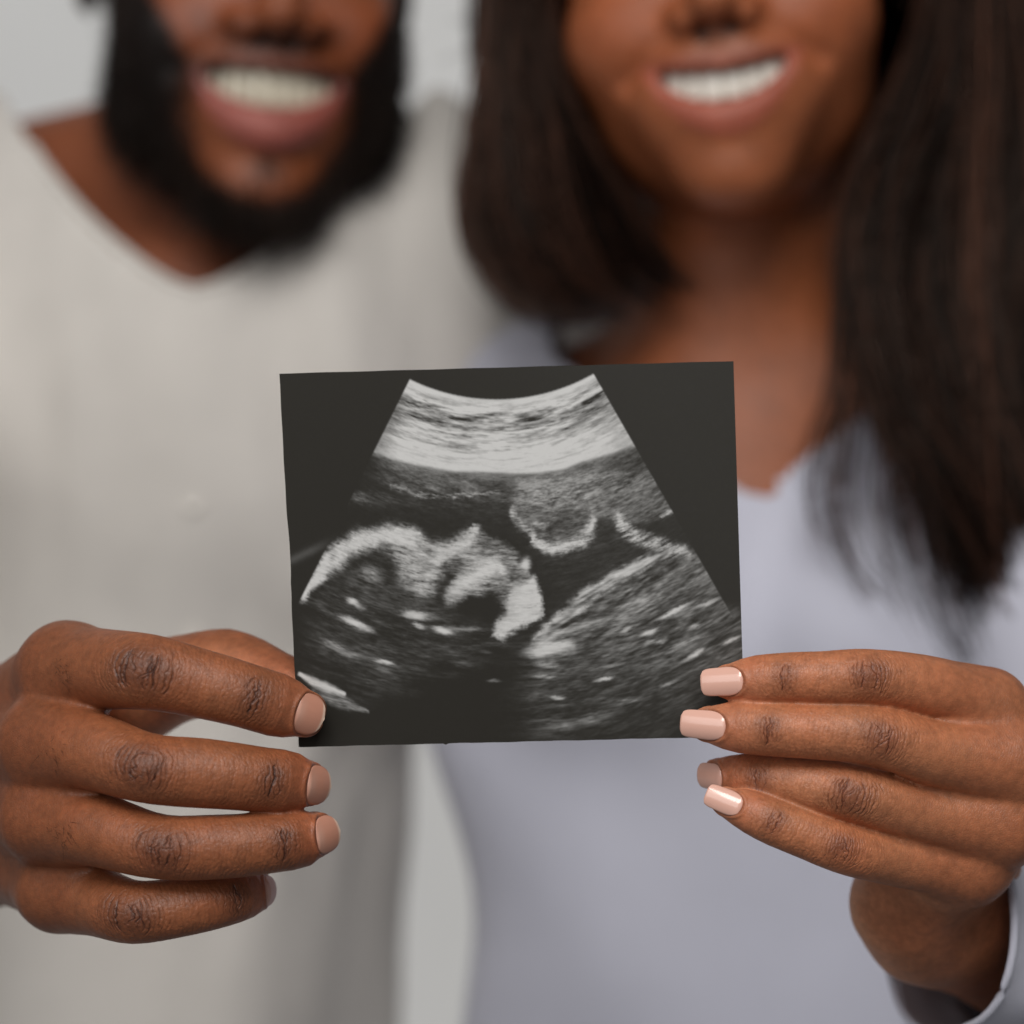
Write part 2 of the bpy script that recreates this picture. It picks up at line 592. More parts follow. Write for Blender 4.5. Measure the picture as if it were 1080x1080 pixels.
    add(stroke([(404, 540, 1), (430, 515, 1.1), (465, 492, 1.1), (505, 472, 0.9), (520, 480, 0.7)], 19) * (0.95 + 0.4 * sp_f), 0.92)
    add(stroke([(440, 455, 1), (490, 462, 1)], 16) * (0.8 + 0.6 * sp_f), 0.6)
    add(poly([(540, 520), (585, 495), (604, 530), (606, 580), (585, 600), (545, 608), (520, 632), (500, 625), (505, 592), (528, 570), (525, 545)], 9) * (1.0 + 0.3 * sp_f), 0.97)
    add(blob(571, 467, 11, 15, 0, 1.5, 0.3), 0.98)
    I *= np.clip(1 - 0.8 * blob(470, 562, 55, 28) - 0.65 * blob(378, 550, 22, 40) - 0.6 * blob(350, 436, 22, 9, 30) - 0.5 * blob(415, 470, 14, 22, 20) - 0.45 * blob(510, 440, 22, 10, 30) - 0.4 * blob(545, 490, 12, 24, -10) - 0.4 * blob(480, 430, 10, 14, 0), 0, 1)
    # --- bright flecks
    for cx, cy, a, b_, ang, v in [
        (190, 549, 13, 7, 20, 1.0), (205, 562, 15, 6, 25, 0.5), (192, 596, 33, 8.5, 22, 1.0), (215, 606, 22, 6, 22, 0.6),
        (330, 579, 32, 10, 6, 0.95), (336, 602, 14, 6, 20, 0.85), (388, 613, 21, 7, 15, 1.0), (425, 608, 50, 6, 4, 0.4),
        (265, 683, 22, 4.5, 14, 0.85), (150, 644, 22, 9, 30, 0.42), (255, 700, 22, 5, 10, 0.25), (175, 660, 28, 7, 25, 0.25),
        (625, 652, 50, 14, -4, 0.95), (655, 645, 22, 8, -4, 0.8), (600, 660, 30, 13, -8, 0.6), (742, 720, 20, 4, -12, 0.9), (640, 760, 16, 4, 3, 0.75),
        (900, 569, 38, 5.5, -26, 1.0), (968, 553, 30, 4.5, -24, 0.62), (842, 616, 17, 6, -20, 0.85), (790, 612, 14, 6, -30, 0.55),
        (938, 604, 14, 5, -25, 0.5), (868, 636, 14, 5, -20, 0.6), (840, 637, 14, 4, -15, 0.5), (945, 662, 16, 6, -30, 0.8), (930, 672, 22, 5, -32, 0.5),
        (1020, 634, 20, 4, -28, 0.75), (920, 640, 46, 6, -24, 0.45), (760, 690, 22, 4, -12, 0.35), (880, 730, 22, 4, -20, 0.4),
        (620, 690, 24, 6, 0, 0.5), (610, 715, 22, 5, 0, 0.4), (650, 820, 40, 9, -5, 0.24), (720, 805, 40, 12, -12, 0.26), (790, 770, 40, 8, -14, 0.22),
        (500, 724, 14, 4, 0, 0.25), (480, 660, 14, 4, 0, 0.14), (430, 685, 20, 6, 5, 0.12), (700, 600, 40, 8, -14, 0.4), (650, 620, 40, 10, -12, 0.4)]:
        add(blob(cx, cy, a, b_, ang, 1.4, 0.35), v)
    add(stroke([(74, 708, 0.5), (100, 722, 1.0), (135, 738, 1.2), (172, 752, 0.5)], 8.5, 0.3), 0.98)
    add(stroke([(110, 742, 0.6), (150, 762, 1.2), (190, 778, 0.9), (225, 790, 0.3)], 12, 0.5) * (0.7 + 0.5 * sp_f), 0.62)
    # --- faint depths
    inner = poly([(110, 520), (250, 440), (330, 520), (420, 600), (560, 640), (420, 700), (220, 760), (90, 690)], 40)
    add(inner * (0.35 + 0.9 * sp_c + 0.4 * sp_f), 0.20)
    add(blob(620, 740, 60, 110, 0) * (0.4 + 0.9 * streak(0.11, 0.02, 50)), 0.20)
    add(blob(210, 325, 30, 12, 10) * (0.7 + 0.6 * sp_f), 0.26)
    frag = 0.55 * streak(0.22, 0.07, 61) + 0.45 * streak(0.45, 0.16, 62)
    gate = np.interp(r, [426, 470, 600, 640], [0.1, 0.5, 0.35, 1.0])
    mid = np.clip(I, 0, 1)
    I = mid + gate * (0.95 * mid * (1 - mid) * frag * 1.5 + 0.10 * mid * frag)
    # --- the fan's own edges
    left = x - (315 - 0.497 * (y - 62))
    right = (718 + 0.572 * (y - 47)) - x
    e = 4.0
    fan = sstep(-e * 0.4, e, left) * sstep(-e * 0.4, e, right) * sstep(424, 429, r + 1.2 * np.sign(np.sin(th * 260)))
    low = sstep(545, 600, y)
    fan = fan * (1 - low) + low
    I = np.clip(I, 0, 1) * fan
    # grey haze of the fan against the blank film, faint ghost line at the left edge
    I = np.maximum(I, 0.16 * np.exp(-((y - (462 - 0.48 * (x - 50))) / 11) ** 2) * sstep(20, 60, x) * (1 - sstep(90, 170, x)))
    I = I + 0.03 * grain * (0.4 + 0.6 * np.sqrt(np.clip(I, 0, 1)))
    veil = 0.008 + 0.036 * sstep(300, 1040, x + 0.35 * (400 - y))      # the film base is paler to the right
    I = np.clip(I, 0, 1)
    return (I + veil * (1 - I)).reshape(shp)


print_base = np.array([0.0, 0.0, EYE - 0.066])
nu, nv = 620, 520
uu, vv = np.meshgrid(np.linspace(0, 1, nu), np.linspace(0, 1, nv), indexing='ij')
corners = {'tl': (294.6, 394.0), 'tr': (773.6, 380.8), 'br': (785.6, 776.5), 'bl': (315.0, 788.0)}


def bil(u, v):
    c = {k: np.array(q) for k, q in corners.items()}
    return ((1 - u) * (1 - v))[..., None] * c['tl'] + (u * (1 - v))[..., None] * c['tr'] + (u * v)[..., None] * c['br'] + ((1 - u) * v)[..., None] * c['bl']


pix = bil(uu, vv)
# hand-cut edges: a bend in the left edge, small nicks
wl = (1 - uu) ** 40
pix[..., 0] += wl * (1.6 * np.exp(-((vv - 0.50) / 0.10) ** 2) - 1.0 * np.exp(-((vv - 0.56) / 0.02) ** 2) * 0.6 + 0.15 * np.sin(vv * 47))
pix[..., 1] += (vv ** 60) * (0.16 * np.sin(uu * 31) + 0.12 * np.sin(uu * 83) + 1.2 * np.exp(-((uu - 0.33) / 0.004) ** 2)) + ((1 - vv) ** 60) * 0.15 * np.sin(uu * 39 + 1)
# the sheet bows very slightly away from the camera in the middle, towards the thumbs
dep = 1.6 * np.sin(np.pi * uu) * (1 - 0.35 * vv) + 0.5 * np.sin(2.2 * uu + 1.7 * vv) - 0.3
f = (CAM_D + dep) / CAM_D / PXMM
front = np.stack([(pix[..., 0] - 540) * f, dep, (540 - pix[..., 1]) * f], -1).reshape(-1, 3)
gx = (pix[..., 0] - 280) * 2.0769
gy = (pix[..., 1] - 370) * 2.0769
tone = print_tone(gx, gy).ravel()
dark, lightc = lin(40, 37, 31), lin(200, 199, 197)
tone_rgb = dark * 0.8 + (np.clip(tone, 0, 1) ** 1.35)[:, None] * (lightc - dark)
back = front + np.array([0, 0.28, 0])
ii = (np.arange(nu - 1)[:, None] * nv + np.arange(nv - 1)[None, :]).ravel()
qf = np.stack([ii, ii + 1, ii + nv + 1, ii + nv], 1)
# coarser back: same border, shares the grid
nfront = len(front)
qb = qf[:, ::-1] + nfront
border = np.concatenate([np.arange(nv), (np.arange(1, nu) * nv + nv - 1), ((nu - 1) * nv + np.arange(nv - 2, -1, -1)), np.arange(nu - 2, 0, -1) * nv])
b2 = np.roll(border, -1)
# the cut edge shows the white paper core
rimV = np.concatenate([front[border], back[border]])
nb = len(border)
k0 = np.arange(nb); k1 = (k0 + 1) % nb
rimQ = np.stack([k0, k0 + nb, k1 + nb, k1], 1)[:, ::-1]
# keep the back light: every 20th line only
su, sv = np.unique(np.r_[np.arange(0, nu, 20), nu - 1]), np.unique(np.r_[np.arange(0, nv, 20), nv - 1])
bk = back.reshape(nu, nv, 3)[su][:, sv].reshape(-1, 3)
jj = (np.arange(len(su) - 1)[:, None] * len(sv) + np.arange(len(sv) - 1)[None, :]).ravel()
qbk = np.stack([jj, jj + len(sv), jj + len(sv) + 1, jj + 1], 1)
VV, FF = join_parts([(front, qf), (rimV, rimQ), (bk, qbk)])
print_root = print_base
pme = mesh_from('ultrasound_print', VV, FF, print_base)
paint(pme, 'print', np.concatenate([tone_rgb, np.tile(lin(205, 200, 196), (len(rimV), 1)), np.tile(lin(214, 212, 208), (len(bk), 1))]))
pobj = put('ultrasound_print', pme, attr_material('print_film', 'print', 0.55, 0.2, 0.0, 0.10, 1600.0), None, print_base)
pobj['label'] = 'black and white ultrasound scan print held up between two hands'
pobj['category'] = 'photo print'


# ----------------------------------------------------------------------------
# hands
# ----------------------------------------------------------------------------
def catmull(pts, n):
    pts = np.asarray(pts, float)
    m = len(pts)
    d = np.r_[0, np.cumsum(np.linalg.norm(np.diff(pts[:, :3], axis=0), axis=1))]
    # centripetal-like: tangents by finite differences over arc length
    tan = np.gradient(pts, d, axis=0)
    s = np.linspace(0, d[-1], n)
    k = np.clip(np.searchsorted(d, s, side='right') - 1, 0, m - 2)
    h = (d[k + 1] - d[k])[:, None]
    t = ((s - d[k]) / (d[k + 1] - d[k]))[:, None]
    h00, h10 = 2 * t ** 3 - 3 * t ** 2 + 1, t ** 3 - 2 * t ** 2 + t
    h01, h11 = -2 * t ** 3 + 3 * t ** 2, t ** 3 - t ** 2
    return h00 * pts[k] + h10 * h * tan[k] + h01 * pts[k + 1] + h11 * h * tan[k + 1], d


class Finger:
    """A swept finger: control points (px, py, depth mm, radius mm) from the knuckle to the centre of the tip."""

    def __init__(self, ctrl, dorsal, pip, dip, nail, n=22):
        pts = np.array([[*P(a, b, c if c > -6 else -6 + (c + 6) * 0.72), r] for a, b, c, r in ctrl])
        sm, d = catmull(pts, n)
        self.c, self.r = sm[:, :3], sm[:, 3]
        self.s = np.r_[0, np.cumsum(np.linalg.norm(np.diff(self.c, axis=0), axis=1))]
        sc = self.s[-1] / d[-1]
        self.s_pip, self.s_dip, self.s_nail, self.L = d[pip] * sc, d[dip] * sc, d[nail] * sc, self.s[-1]
        self.r_pip = pts[pip, 3]
        t = np.gradient(self.c, self.s, axis=0)
        self.t = t / np.linalg.norm(t, axis=1)[:, None]
        D = np.asarray(dorsal, float)[None, :] - (self.t @ np.asarray(dorsal, float))[:, None] * self.t
        self.D = D / np.linalg.norm(D, axis=1)[:, None]
        self.B = np.cross(self.t, self.D)
        self.lo, self.hi = self.c.min(0) - 22, self.c.max(0) + 22

    def local(self, p):
        """distance from the axis, arc length, angle from the dorsal line, radius."""
        n = len(p)
        best = np.full(n, 1e18); bi = np.zeros(n, int); bt = np.zeros(n)

        def offer(i, t, ok):
            q = p[ok] - self.c[i] - t[ok][:, None] * (self.c[i + 1] - self.c[i])
            d = np.einsum('ij,ij->i', q, q)
            k = np.flatnonzero(ok)
            b = d < best[k]
            k = k[b]
            best[k] = d[b]; bi[k] = i; bt[k] = t[k]
        g0 = (p - self.c[0]) @ self.t[0]
        offer(0, np.zeros(n), g0 < 0)
        for i in range(len(self.c) - 1):
            g1 = (p - self.c[i + 1]) @ self.t[i + 1]
            ok = (g0 >= 0) & (g1 < 0)
            offer(i, g0 / np.maximum(g0 - g1, 1e-9), ok)
            g0 = g1
        offer(len(self.c) - 2, np.ones(n), g0 >= 0)
        rad = np.sqrt(best)
        s = self.s[bi] + bt * (self.s[bi + 1] - self.s[bi])
        ctr = self.c[bi] + bt[:, None] * (self.c[bi + 1] - self.c[bi])
        D = self.D[bi] * (1 - bt[:, None]) + self.D[bi + 1] * bt[:, None]
        B = self.B[bi] * (1 - bt[:, None]) + self.B[bi + 1] * bt[:, None]
        v = p - ctr
        phi = np.arctan2((v * B).sum(1), (v * D).sum(1))
        r = self.r[bi] + bt * (self.r[bi + 1] - self.r[bi])
        return rad, s, phi, r

    def shape(self, s, phi, r):
        c = np.cos(phi)
        up, dn = np.maximum(c, 0) ** 2, np.maximum(-c, 0) ** 1.5
        g = lambda c0, w: np.exp(-((s - c0) / w) ** 2)
        e = 0.05 * g(self.s_pip, 6) * up + 0.03 * g(self.s_dip, 4) * up
        e = e - 0.03 * g(0.5 * (self.s_pip + self.s_dip), 6) * up
        e = e + 0.08 * g(0.5 * (self.s_pip + self.s_dip), 7) * dn + 0.10 * g(self.s_nail, 6) * dn + 0.08 * g(self.s_pip - 14, 7) * dn
        e = e - 0.10 * sstep(self.s_dip + 2, self.s_nail, s) * up           # flatter where the nail lies
        return r * (1 + e)

    def sdf(self, p):
        out = np.full(len(p), 40.0)
        m = ((p > self.lo) & (p < self.hi)).all(1)
        if m.any():
            rad, s, phi, r = self.local(p[m])
            out[m] = np.minimum(rad - self.shape(s, phi, r), 40)
        return out

    def axis_at(self, s):
        s = np.asarray(s, float)
        i = np.clip(np.searchsorted(self.s, s, side='right') - 1, 0, len(self.s) - 2)
        t = np.minimum((s - self.s[i]) / (self.s[i + 1] - self.s[i]), 1.0)
        mix = lambda A: A[i] * (1 - t[..., None]) + A[i + 1] * t[..., None]
        over = np.maximum(s - self.L, 0)
        return mix(self.c) + over[..., None] * self.t[-1], mix(self.D), mix(self.B), self.r[i] * (1 - t) + self.r[i + 1] * t


def ridge(x):
    """Thin dark valleys at the integers, 0..1."""
    d = np.abs(x - np.round(x))
    return d


class Hand:
    def __init__(self, fingers, caps, webs, seed, nails, tone):
        self.f, self.caps, self.webs, self.seed, self.nails, self.tone = fingers, caps, webs, seed, nails, tone

    def sdf(self, p):
        F = np.full(len(p), 40.0)
        for f in self.f:
            F = smin(F, f.sdf(p), 1.6)
        H = np.full(len(p), 40.0)
        for a, b, ra, rb, k in self.caps:
            H = smin(H, capsule(p, a, b, ra, rb), k)
        for a, b, ra, rb in self.webs:
            H = smin(H, capsule(p, a, b, ra, rb), 7)
        return smin(H, F, 7.0)

    def detail(self, V):
        """Relief (mm, outward) and pigment multipliers from the folds over the joints."""
        n = len(V)
        relief = np.zeros(n)
        dark = np.zeros(n)
        pale = np.zeros(n)
        base_d = np.ones(n)
        tipw = np.zeros(n)
        own = np.full(n, 1e9)
        second = np.full(n, 1e9)
        loc = []
        for f in self.f:
            rad = np.full(n, 99.0); s = np.zeros(n); phi = np.zeros(n); r = np.full(n, 5.0)
            m = ((V > f.lo) & (V < f.hi)).all(1)
            rad[m], s[m], phi[m], r[m] = f.local(V[m])
            loc.append((rad - r, s, phi, r))
            second = np.minimum(second, np.maximum(own, rad - r))
            own = np.minimum(own, rad - r)
        for q, (f, (d, s, phi, r)) in enumerate(zip(self.f, loc)):
            m = (d <= own + 1e-9) & (d < 3.0)
            if not m.any():
                continue
            s, phi, r = s[m], phi[m], r[m]
            w = phi * r
            sd = self.seed + 31 * q
            h = np.zeros(len(s)); dk = np.zeros(len(s))
            jit = 0.9 * noise2(s * 0.35, w * 0.35, sd) + 0.45 * noise2(s * 0.9, w * 0.9, sd + 1)
            up = np.clip(np.cos(phi) * 1.3, 0, 1)
            k = f.r_pip / 10.0
            rr = random.Random(sd)
            one = np.ones_like(w)

            def fold(ds, ww, o, bow, b, w0, w1, depth, width, wig, freq, tag):
                """one crease running across the finger, bowed round the joint"""
                arc = np.sqrt(np.clip(1 - (ww / b) ** 2, 0.02, 1))
                fl = o * (1 - bow + bow * arc) + wig * noise1(ww * freq + 90, sd * 7 + tag) + 0.35 * wig * noise1(ww * freq * 3.1 + 90, sd * 7 + tag + 500)
                win = sstep(w0 - 0.8, w0 + 1.2, ww) * (1 - sstep(w1 - 1.2, w1 + 0.8, ww))
                wd = width * (0.85 + 0.35 * noise1(ww * 0.7 + 90, sd * 7 + tag + 900))
                return depth * win * np.exp(-((ds - fl) / wd) ** 2) * (0.8 + 0.3 * noise1(ww * 0.5 + 90, sd * 7 + tag + 1300))

            # --- PIP: oval of bowed folds with a cracked middle
            J = np.flatnonzero((np.abs(s - f.s_pip) < 14 * k) & (np.cos(phi) > -0.2))
            ds = ((s - f.s_pip) / k)[J]
            ww = (w / k)[J]
            rho = np.sqrt((ds / 8.6) ** 2 + (ww / 9.2) ** 2)
            cr = np.zeros(len(J))
            tag = 1
            for sgn in (-1, 1):
                o = 1.9 + rr.random() * 0.6
                while o < 11.5:
                    b = min(10.5, 5.8 + 0.5 * o + rr.uniform(-0.6, 0.8))
                    dp = (1.0 if o < 4.2 else 0.7 if o < 7 else 0.22) * rr.uniform(0.3, 1.1)
                    cut = rr.uniform(0.70, 0.93)
                    c0, c1 = -b * cut * rr.uniform(0.7, 1), b * cut * rr.uniform(0.7, 1)
                    cr = np.maximum(cr, fold(ds, ww, sgn * o, 0.75, b, c0, c1, dp, 0.24, 0.5, 0.30, tag))
                    tag += 1
                    o += rr.uniform(0.8, 1.5)
            for q2 in range(4):
                o = rr.uniform(-2.4, 2.4)
                c0 = rr.uniform(-6, 0.5); c1 = c0 + rr.uniform(3, 7)
                cr = np.maximum(cr, fold(ds - 0.35 * rr.uniform(-1, 1) * ww, ww, o, 0.2, 9, c0, min(c1, 6.5), rr.uniform(0.5, 0.95), 0.25, 0.9, 0.42, tag))
                tag += 1
            for q2 in range(3):          # short cross cracks
                o = rr.uniform(-4.5, 4.5)
                c0 = rr.uniform(-4, 1.5)
                cr = np.maximum(cr, fold(ww - rr.uniform(-0.5, 0.5) * ds, ds, o, 0, 20, c0, c0 + rr.uniform(1.5, 3.2), rr.uniform(0.35, 0.6), 0.22, 0.9, 0.5, tag))
                tag += 1
            cr *= up[J]
            h[J] -= 0.55 * k * cr
            dk[J] += 0.6 * cr
            h[J] += 0.35 * k * np.exp(-(rho / 0.55) ** 2) * up[J]
            dk[J] += 0.66 * np.exp(-(rho / 0.78) ** 3) * up[J] * (0.85 + 0.2 * jit[J])
            # --- DIP: a few short folds, one of them deep
            J = np.flatnonzero((np.abs(s - f.s_dip) < 7.5 * k) & (np.cos(phi) > -0.2))
            ds = ((s - f.s_dip) / k)[J]
            ww = (w / k)[J]
            rho = np.sqrt((ds / 5.0) ** 2 + (ww / 7.5) ** 2)
            cr = np.zeros(len(J))
            o = -3.6
            while o < 4.0:
                b = rr.uniform(6.0, 8.0)
                dp = rr.uniform(0.35, 0.7) * math.exp(-(o / 3.6) ** 2)
                cr = np.maximum(cr, fold(ds, ww, o, 0.5, b, -b * rr.uniform(0.45, 0.85), b * rr.uniform(0.45, 0.85), dp, 0.26, 0.8, 0.36, tag))
                tag += 1
                o += rr.uniform(0.7, 1.25)
            cr = np.maximum(cr, fold(ds, ww, rr.uniform(-0.8, 0.8), 0.3, 8, -5.2, 5.0, 1.0, 0.30, 1.0, 0.3, tag))
            cr *= up[J]
            h[J] -= 0.52 * k * cr
            dk[J] += 0.8 * cr
            dk[J] += 0.42 * np.exp(-(rho / 0.95) ** 3) * up[J]
            # --- fine cross lines all along the back of the finger
            fx = s * 0.80 + 0.75 * jit + 0.010 * w ** 2 * np.sign(s - f.s_pip)
            fl = np.exp(-(ridge(fx) / 0.17) ** 2) * (0.5 + 0.5 * noise2(s * 0.5, w * 0.25, sd + 6))
            fw = np.clip(np.cos(phi) + 0.35, 0, 1) * sstep(f.s_pip - 16, f.s_pip - 7, s) * (1 - sstep(f.s_nail - 5, f.s_nail - 1, s))
            h -= 0.13 * fl * fw
            dk += 0.22 * fl * fw
            h += 0.07 * noise2(s * 1.5, w * 1.5, sd + 7) * fw
            # --- nail bed: sunk plate, raised folds round it
            nl = self.nails[q]
            if nl:
                u = (s - f.s_nail) / nl['len']
                vq = w / (nl['wid'] / 2)
                inside = np.maximum(np.abs(vq), np.where(u < 0.45, np.sqrt(np.maximum(0, (0.45 - u) / 0.45)) ** 2 * 0.0 + (np.abs(vq) ** 2 + np.maximum(0, (0.42 - u) / 0.42) ** 2) ** 0.5, np.abs(vq)))
                ok = (s > f.s_nail - 4)
                h += ok * (0.42 * np.exp(-((inside - 1.20) / 0.15) ** 2) - 0.70 * (1 - sstep(0.90, 1.10, inside))) * (u < 1.5)
                dk += ok * 0.40 * np.exp(-((inside - 1.10) / 0.09) ** 2) * (u < 0.75)
            side = np.clip(-np.cos(phi) * 1.2 + 0.1, 0, 1)
            pale_q = 0.85 * side * sstep(0, 12, s) + 0.35 * sstep(f.s_nail - 2, f.L, s)
            relief[m] = h
            dark[m] = dk
            base_d[m] = 1 - sstep(2, f.s_pip - 6, s)
            tipw[m] = sstep(f.s_dip, f.s_nail, s)
            pale[m] = np.clip(pale_q, 0, 1)
        relief *= sstep(0.8, 2.6, second)
        return relief, dark, pale, own, second, base_d, tipw


def refine(V, Q, flag, levels=2, base=(0, 0, 0)):
    """Split the faces whose corners are all flagged, keeping the surface closed."""
    me = mesh_from('tmp', V, Q, base)
    for level in range(levels):
        fl = flag(read_verts(me, base), level)
        bm = bmesh.new(); bm.from_mesh(me)
        bm.verts.ensure_lookup_table()
        es = [e for e in bm.edges if fl[e.verts[0].index] and fl[e.verts[1].index]]
        bmesh.ops.subdivide_edges(bm, edges=es, cuts=1, use_grid_fill=True)
        bmesh.ops.triangulate(bm, faces=[f for f in bm.faces if len(f.verts) > 4])
        bm.to_mesh(me); bm.free()
    VV = read_verts(me, base)
    tri, quad = [], []
    n = len(me.polygons)
    ls = np.empty(n, np.int32); lt = np.empty(n, np.int32); li = np.empty(len(me.loops), np.int32)
    me.polygons.foreach_get('loop_start', ls); me.polygons.foreach_get('loop_total', lt); me.loops.foreach_get('vertex_index', li)
    t = ls[lt == 3]; q = ls[lt == 4]
    faces = [li[t[:, None] + np.arange(3)].astype(np.int64), li[q[:, None] + np.arange(4)].astype(np.int64)]
    bpy.data.meshes.remove(me)
    return VV, [f for f in faces if len(f)]


def build_hand(hand, lo, hi, h, palm_side):
    V, Q = extract(hand.sdf, lo, hi, h)

    def flag(v, level):
        back = np.zeros(len(v), bool)
        for f in hand.f[:4]:
            m = ((v > f.lo) & (v < f.hi)).all(1)
            if m.any():
                rad, s, phi, r = f.local(v[m])
                ok = (rad - r < 2.5) & (np.cos(phi) > -0.25) & (s > f.s_pip - 18)
                if level == 2:
                    k = f.r_pip / 10.0
                    ok &= (np.cos(phi) > 0.15) & ((np.abs(s - f.s_pip) < 8.5 * k) | (np.abs(s - f.s_dip) < 4.5 * k))
                idx = np.flatnonzero(m)
                back[idx[ok]] = True
        return back
    V, faces = refine(V, Q, flag, 3)
    for _ in range(2):
        nrm = normals_of(V, faces)
        V = V - np.clip(hand.sdf(V), -0.6, 0.6)[:, None] * nrm
    nrm = smooth_field(normals_of(V, faces), faces, 2)
    nrm /= np.maximum(np.linalg.norm(nrm, axis=1), 1e-9)[:, None]
    relief, dark, pale, own, second, base_d, tipw = hand.detail(V)
    # low swell of tendons and flesh
    relief = relief + 0.25 * fbm(V / 9.0, 5, 2) * sstep(0, 6, own + 2)
    # back-of-hand lines away from the fingers
    hb = sstep(0.5, 4, own)
    hx = V[:, 0] * 0.55 + V[:, 2] * 0.35 + 1.2 * noise(V * 0.25, 61)
    relief -= hb * 0.06 * np.exp(-(ridge(hx) / 0.2) ** 2)
    V = V + relief[:, None] * nrm
    soft = (1 - sstep(0.6, 2.4, second))[:, None]         # where two fingers press together
    V = V * (1 - soft) + smooth_field(V, faces, 6) * soft
    pal = np.clip((nrm @ np.asarray(palm_side)) * 1.6 - 0.35, 0, 1) * sstep(1.0, 4.0, own)
    pale = np.maximum(pale, pal)
    tn = hand.tone
    mott = fbm(V / 7.0, 77, 3)
    base = np.array(tn['base']); palm = np.array(tn['palm']); dk = np.array(tn['dark'])
    rgb = base * (1 + 0.06 * mott)[:, None] * (1 + np.array([0.03, -0.02, -0.04]) * fbm(V / 14.0, 78, 2)[:, None])
    rgb = rgb * (1 - pale[:, None]) + palm * pale[:, None]
    # pigment and painted-in shading: browner knuckles and back of hand, warmer towards the fingertips
    rgb = rgb * (1 - 0.24 * base_d[:, None] * np.array([0.9, 1.0, 1.05]))
    rgb = rgb * (1 + tipw[:, None] * np.array([0.06, 0.0, 0.04]))
    m = np.clip(dark, 0, 1)[:, None]
    rgb = rgb * (1 - m) + dk * m
    return V, faces, rgb


def fingernail(f, nl, mat_attr_rgb, n=26, mm=18):
    """A curved plate with a rounded root, proud of the nail bed; returns V, faces, colours."""
    u = np.linspace(0, 1, n); v = np.linspace(-1, 1, mm)
    U, Vv = np.meshgrid(u, v, indexing='ij')
    # half-width along the nail: round cuticle, straight sides, squared or round free edge
    root = np.sqrt(np.clip(1 - ((0.40 - np.minimum(U, 0.40)) / 0.40) ** 2, 0, 1))
    tip_r = nl['round']
    tip = np.where(U > 1 - tip_r, (np.clip(1 - (np.maximum(U - (1 - tip_r), 0) / tip_r) ** nl['pow'], 0, 1)) ** (1 / nl['pow']), 1)
    hw = nl['wid'] / 2 * (0.12 + 0.88 * root) * (nl['tipw'] + (1 - nl['tipw']) * np.maximum(tip, 0)) * (1 - nl['taper'] * U)
    s = f.s_nail + U * nl['len']
    c, D, B, r = f.axis_at(np.minimum(s, f.L - 0.01))
    over = np.maximum(s - f.L, 0)
    c = c + over[..., None] * f.t[-1]
    rr = f.shape(np.minimum(s, f.L), np.zeros_like(s), np.maximum(r, nl['wid'] * 0.42))
    rr = np.interp(s, [f.s_nail, f.s_nail + nl['len']], [rr[0, mm // 2], rr[0, mm // 2] * 0.0 + nl['rtip']])
    curv = nl['curv']
    phi = Vv * hw / curv
    x = np.sin(phi) * curv
    y = rr + nl['lift'] - curv * (1 - np.cos(phi)) - nl['drop'] * np.clip(U - 0.5, 0, 1) ** 2
    y = y - 0.25 * (1 - sstep(0, 0.08, U))
    top = c + x[..., None] * B + y[..., None] * D
    bot = top - D * nl['thick']
    Vt = np.concatenate([top.reshape(-1, 3), bot.reshape(-1, 3)])
    k = (np.arange(n - 1)[:, None] * mm + np.arange(mm - 1)[None, :]).ravel()
    q = np.stack([k, k + mm, k + mm + 1, k + 1], 1)
    N = n * mm
    rim = np.concatenate([np.arange(mm), np.arange(1, n) * mm + mm - 1, (n - 1) * mm + np.arange(mm - 2, -1, -1), np.arange(n - 2, 0, -1) * mm])
    r2 = np.roll(rim, -1)
    faces = [q, q[:, ::-1] + N, np.stack([rim, r2, r2 + N, rim + N], 1)]
    # orient so that the top faces outwards
    tri = top[1, 0] - top[0, 0]
    nn = np.cross(top[n // 2 + 1, mm // 2] - top[n // 2, mm // 2], top[n // 2, mm // 2 + 1] - top[n // 2, mm // 2])
    if nn @ f.D[-1] < 0:
        faces = [fc[:, ::-1] for fc in faces]
    rgb = mat_attr_rgb(U.ravel(), Vv.ravel())
    return Vt, faces, np.concatenate([rgb, rgb * 0.8])


def natural_nail(u, v):
    bed, pale, free = lin(190, 134, 112), lin(206, 164, 146), lin(214, 184, 164)
    rgb = np.tile(bed, (len(u), 1))
    lun = np.exp(-((u - 0.10) / 0.16) ** 2 - (v / 0.7) ** 2)[:, None] * 0.55
    rgb = rgb * (1 - lun) + pale * lun
    fr = sstep(0.86, 0.93, u + 0.05 * v ** 2)[:, None]
    rgb = rgb * (1 - fr) + free * fr
    return rgb * (1 + 0.03 * noise2(u * 2, v * 16, 5))[:, None]


def polished_nail(u, v):
    return np.tile(lin(226, 176, 158), (len(u), 1)) * (1 + 0.015 * noise2(u * 3, v * 3, 6))[:, None]


TOWARD = np.array([0.0, -1.0, 0.0])

# --- the man's right hand ----------------------------------------------------
mi = Finger([(70, 706, 18, 13.4), (112, 706, 0, 11.8), (163, 710, -18, 10.8), (212, 721, -19, 9.9), (264, 735, -16, 9.3), (303, 747, -11.5, 8.7), (319, 752, -8.0, 7.0)],
            (0.10, -1, 0.10), 2, 4, 5)
mm_ = Finger([(48, 785, 10, 13.2), (100, 793, -10, 11.2), (160, 811, -24, 10.0), (220, 816, -22, 9.9), (278, 822, -15, 9.2), (308, 825, -10, 8.7), (320, 826, -5, 7.0)],
             (0.25, -1, 0.05), 2, 4, 5)
mr_ = Finger([(48, 862, 12, 12.6), (105, 876, -8, 10.6), (178, 894, -22, 9.2), (235, 893, -20, 9.2), (293, 888, -14, 8.6), (319, 884, -9.5, 8.3), (331, 880, -5, 6.7)],
             (0.2, -1, 0.0), 2, 4, 5)
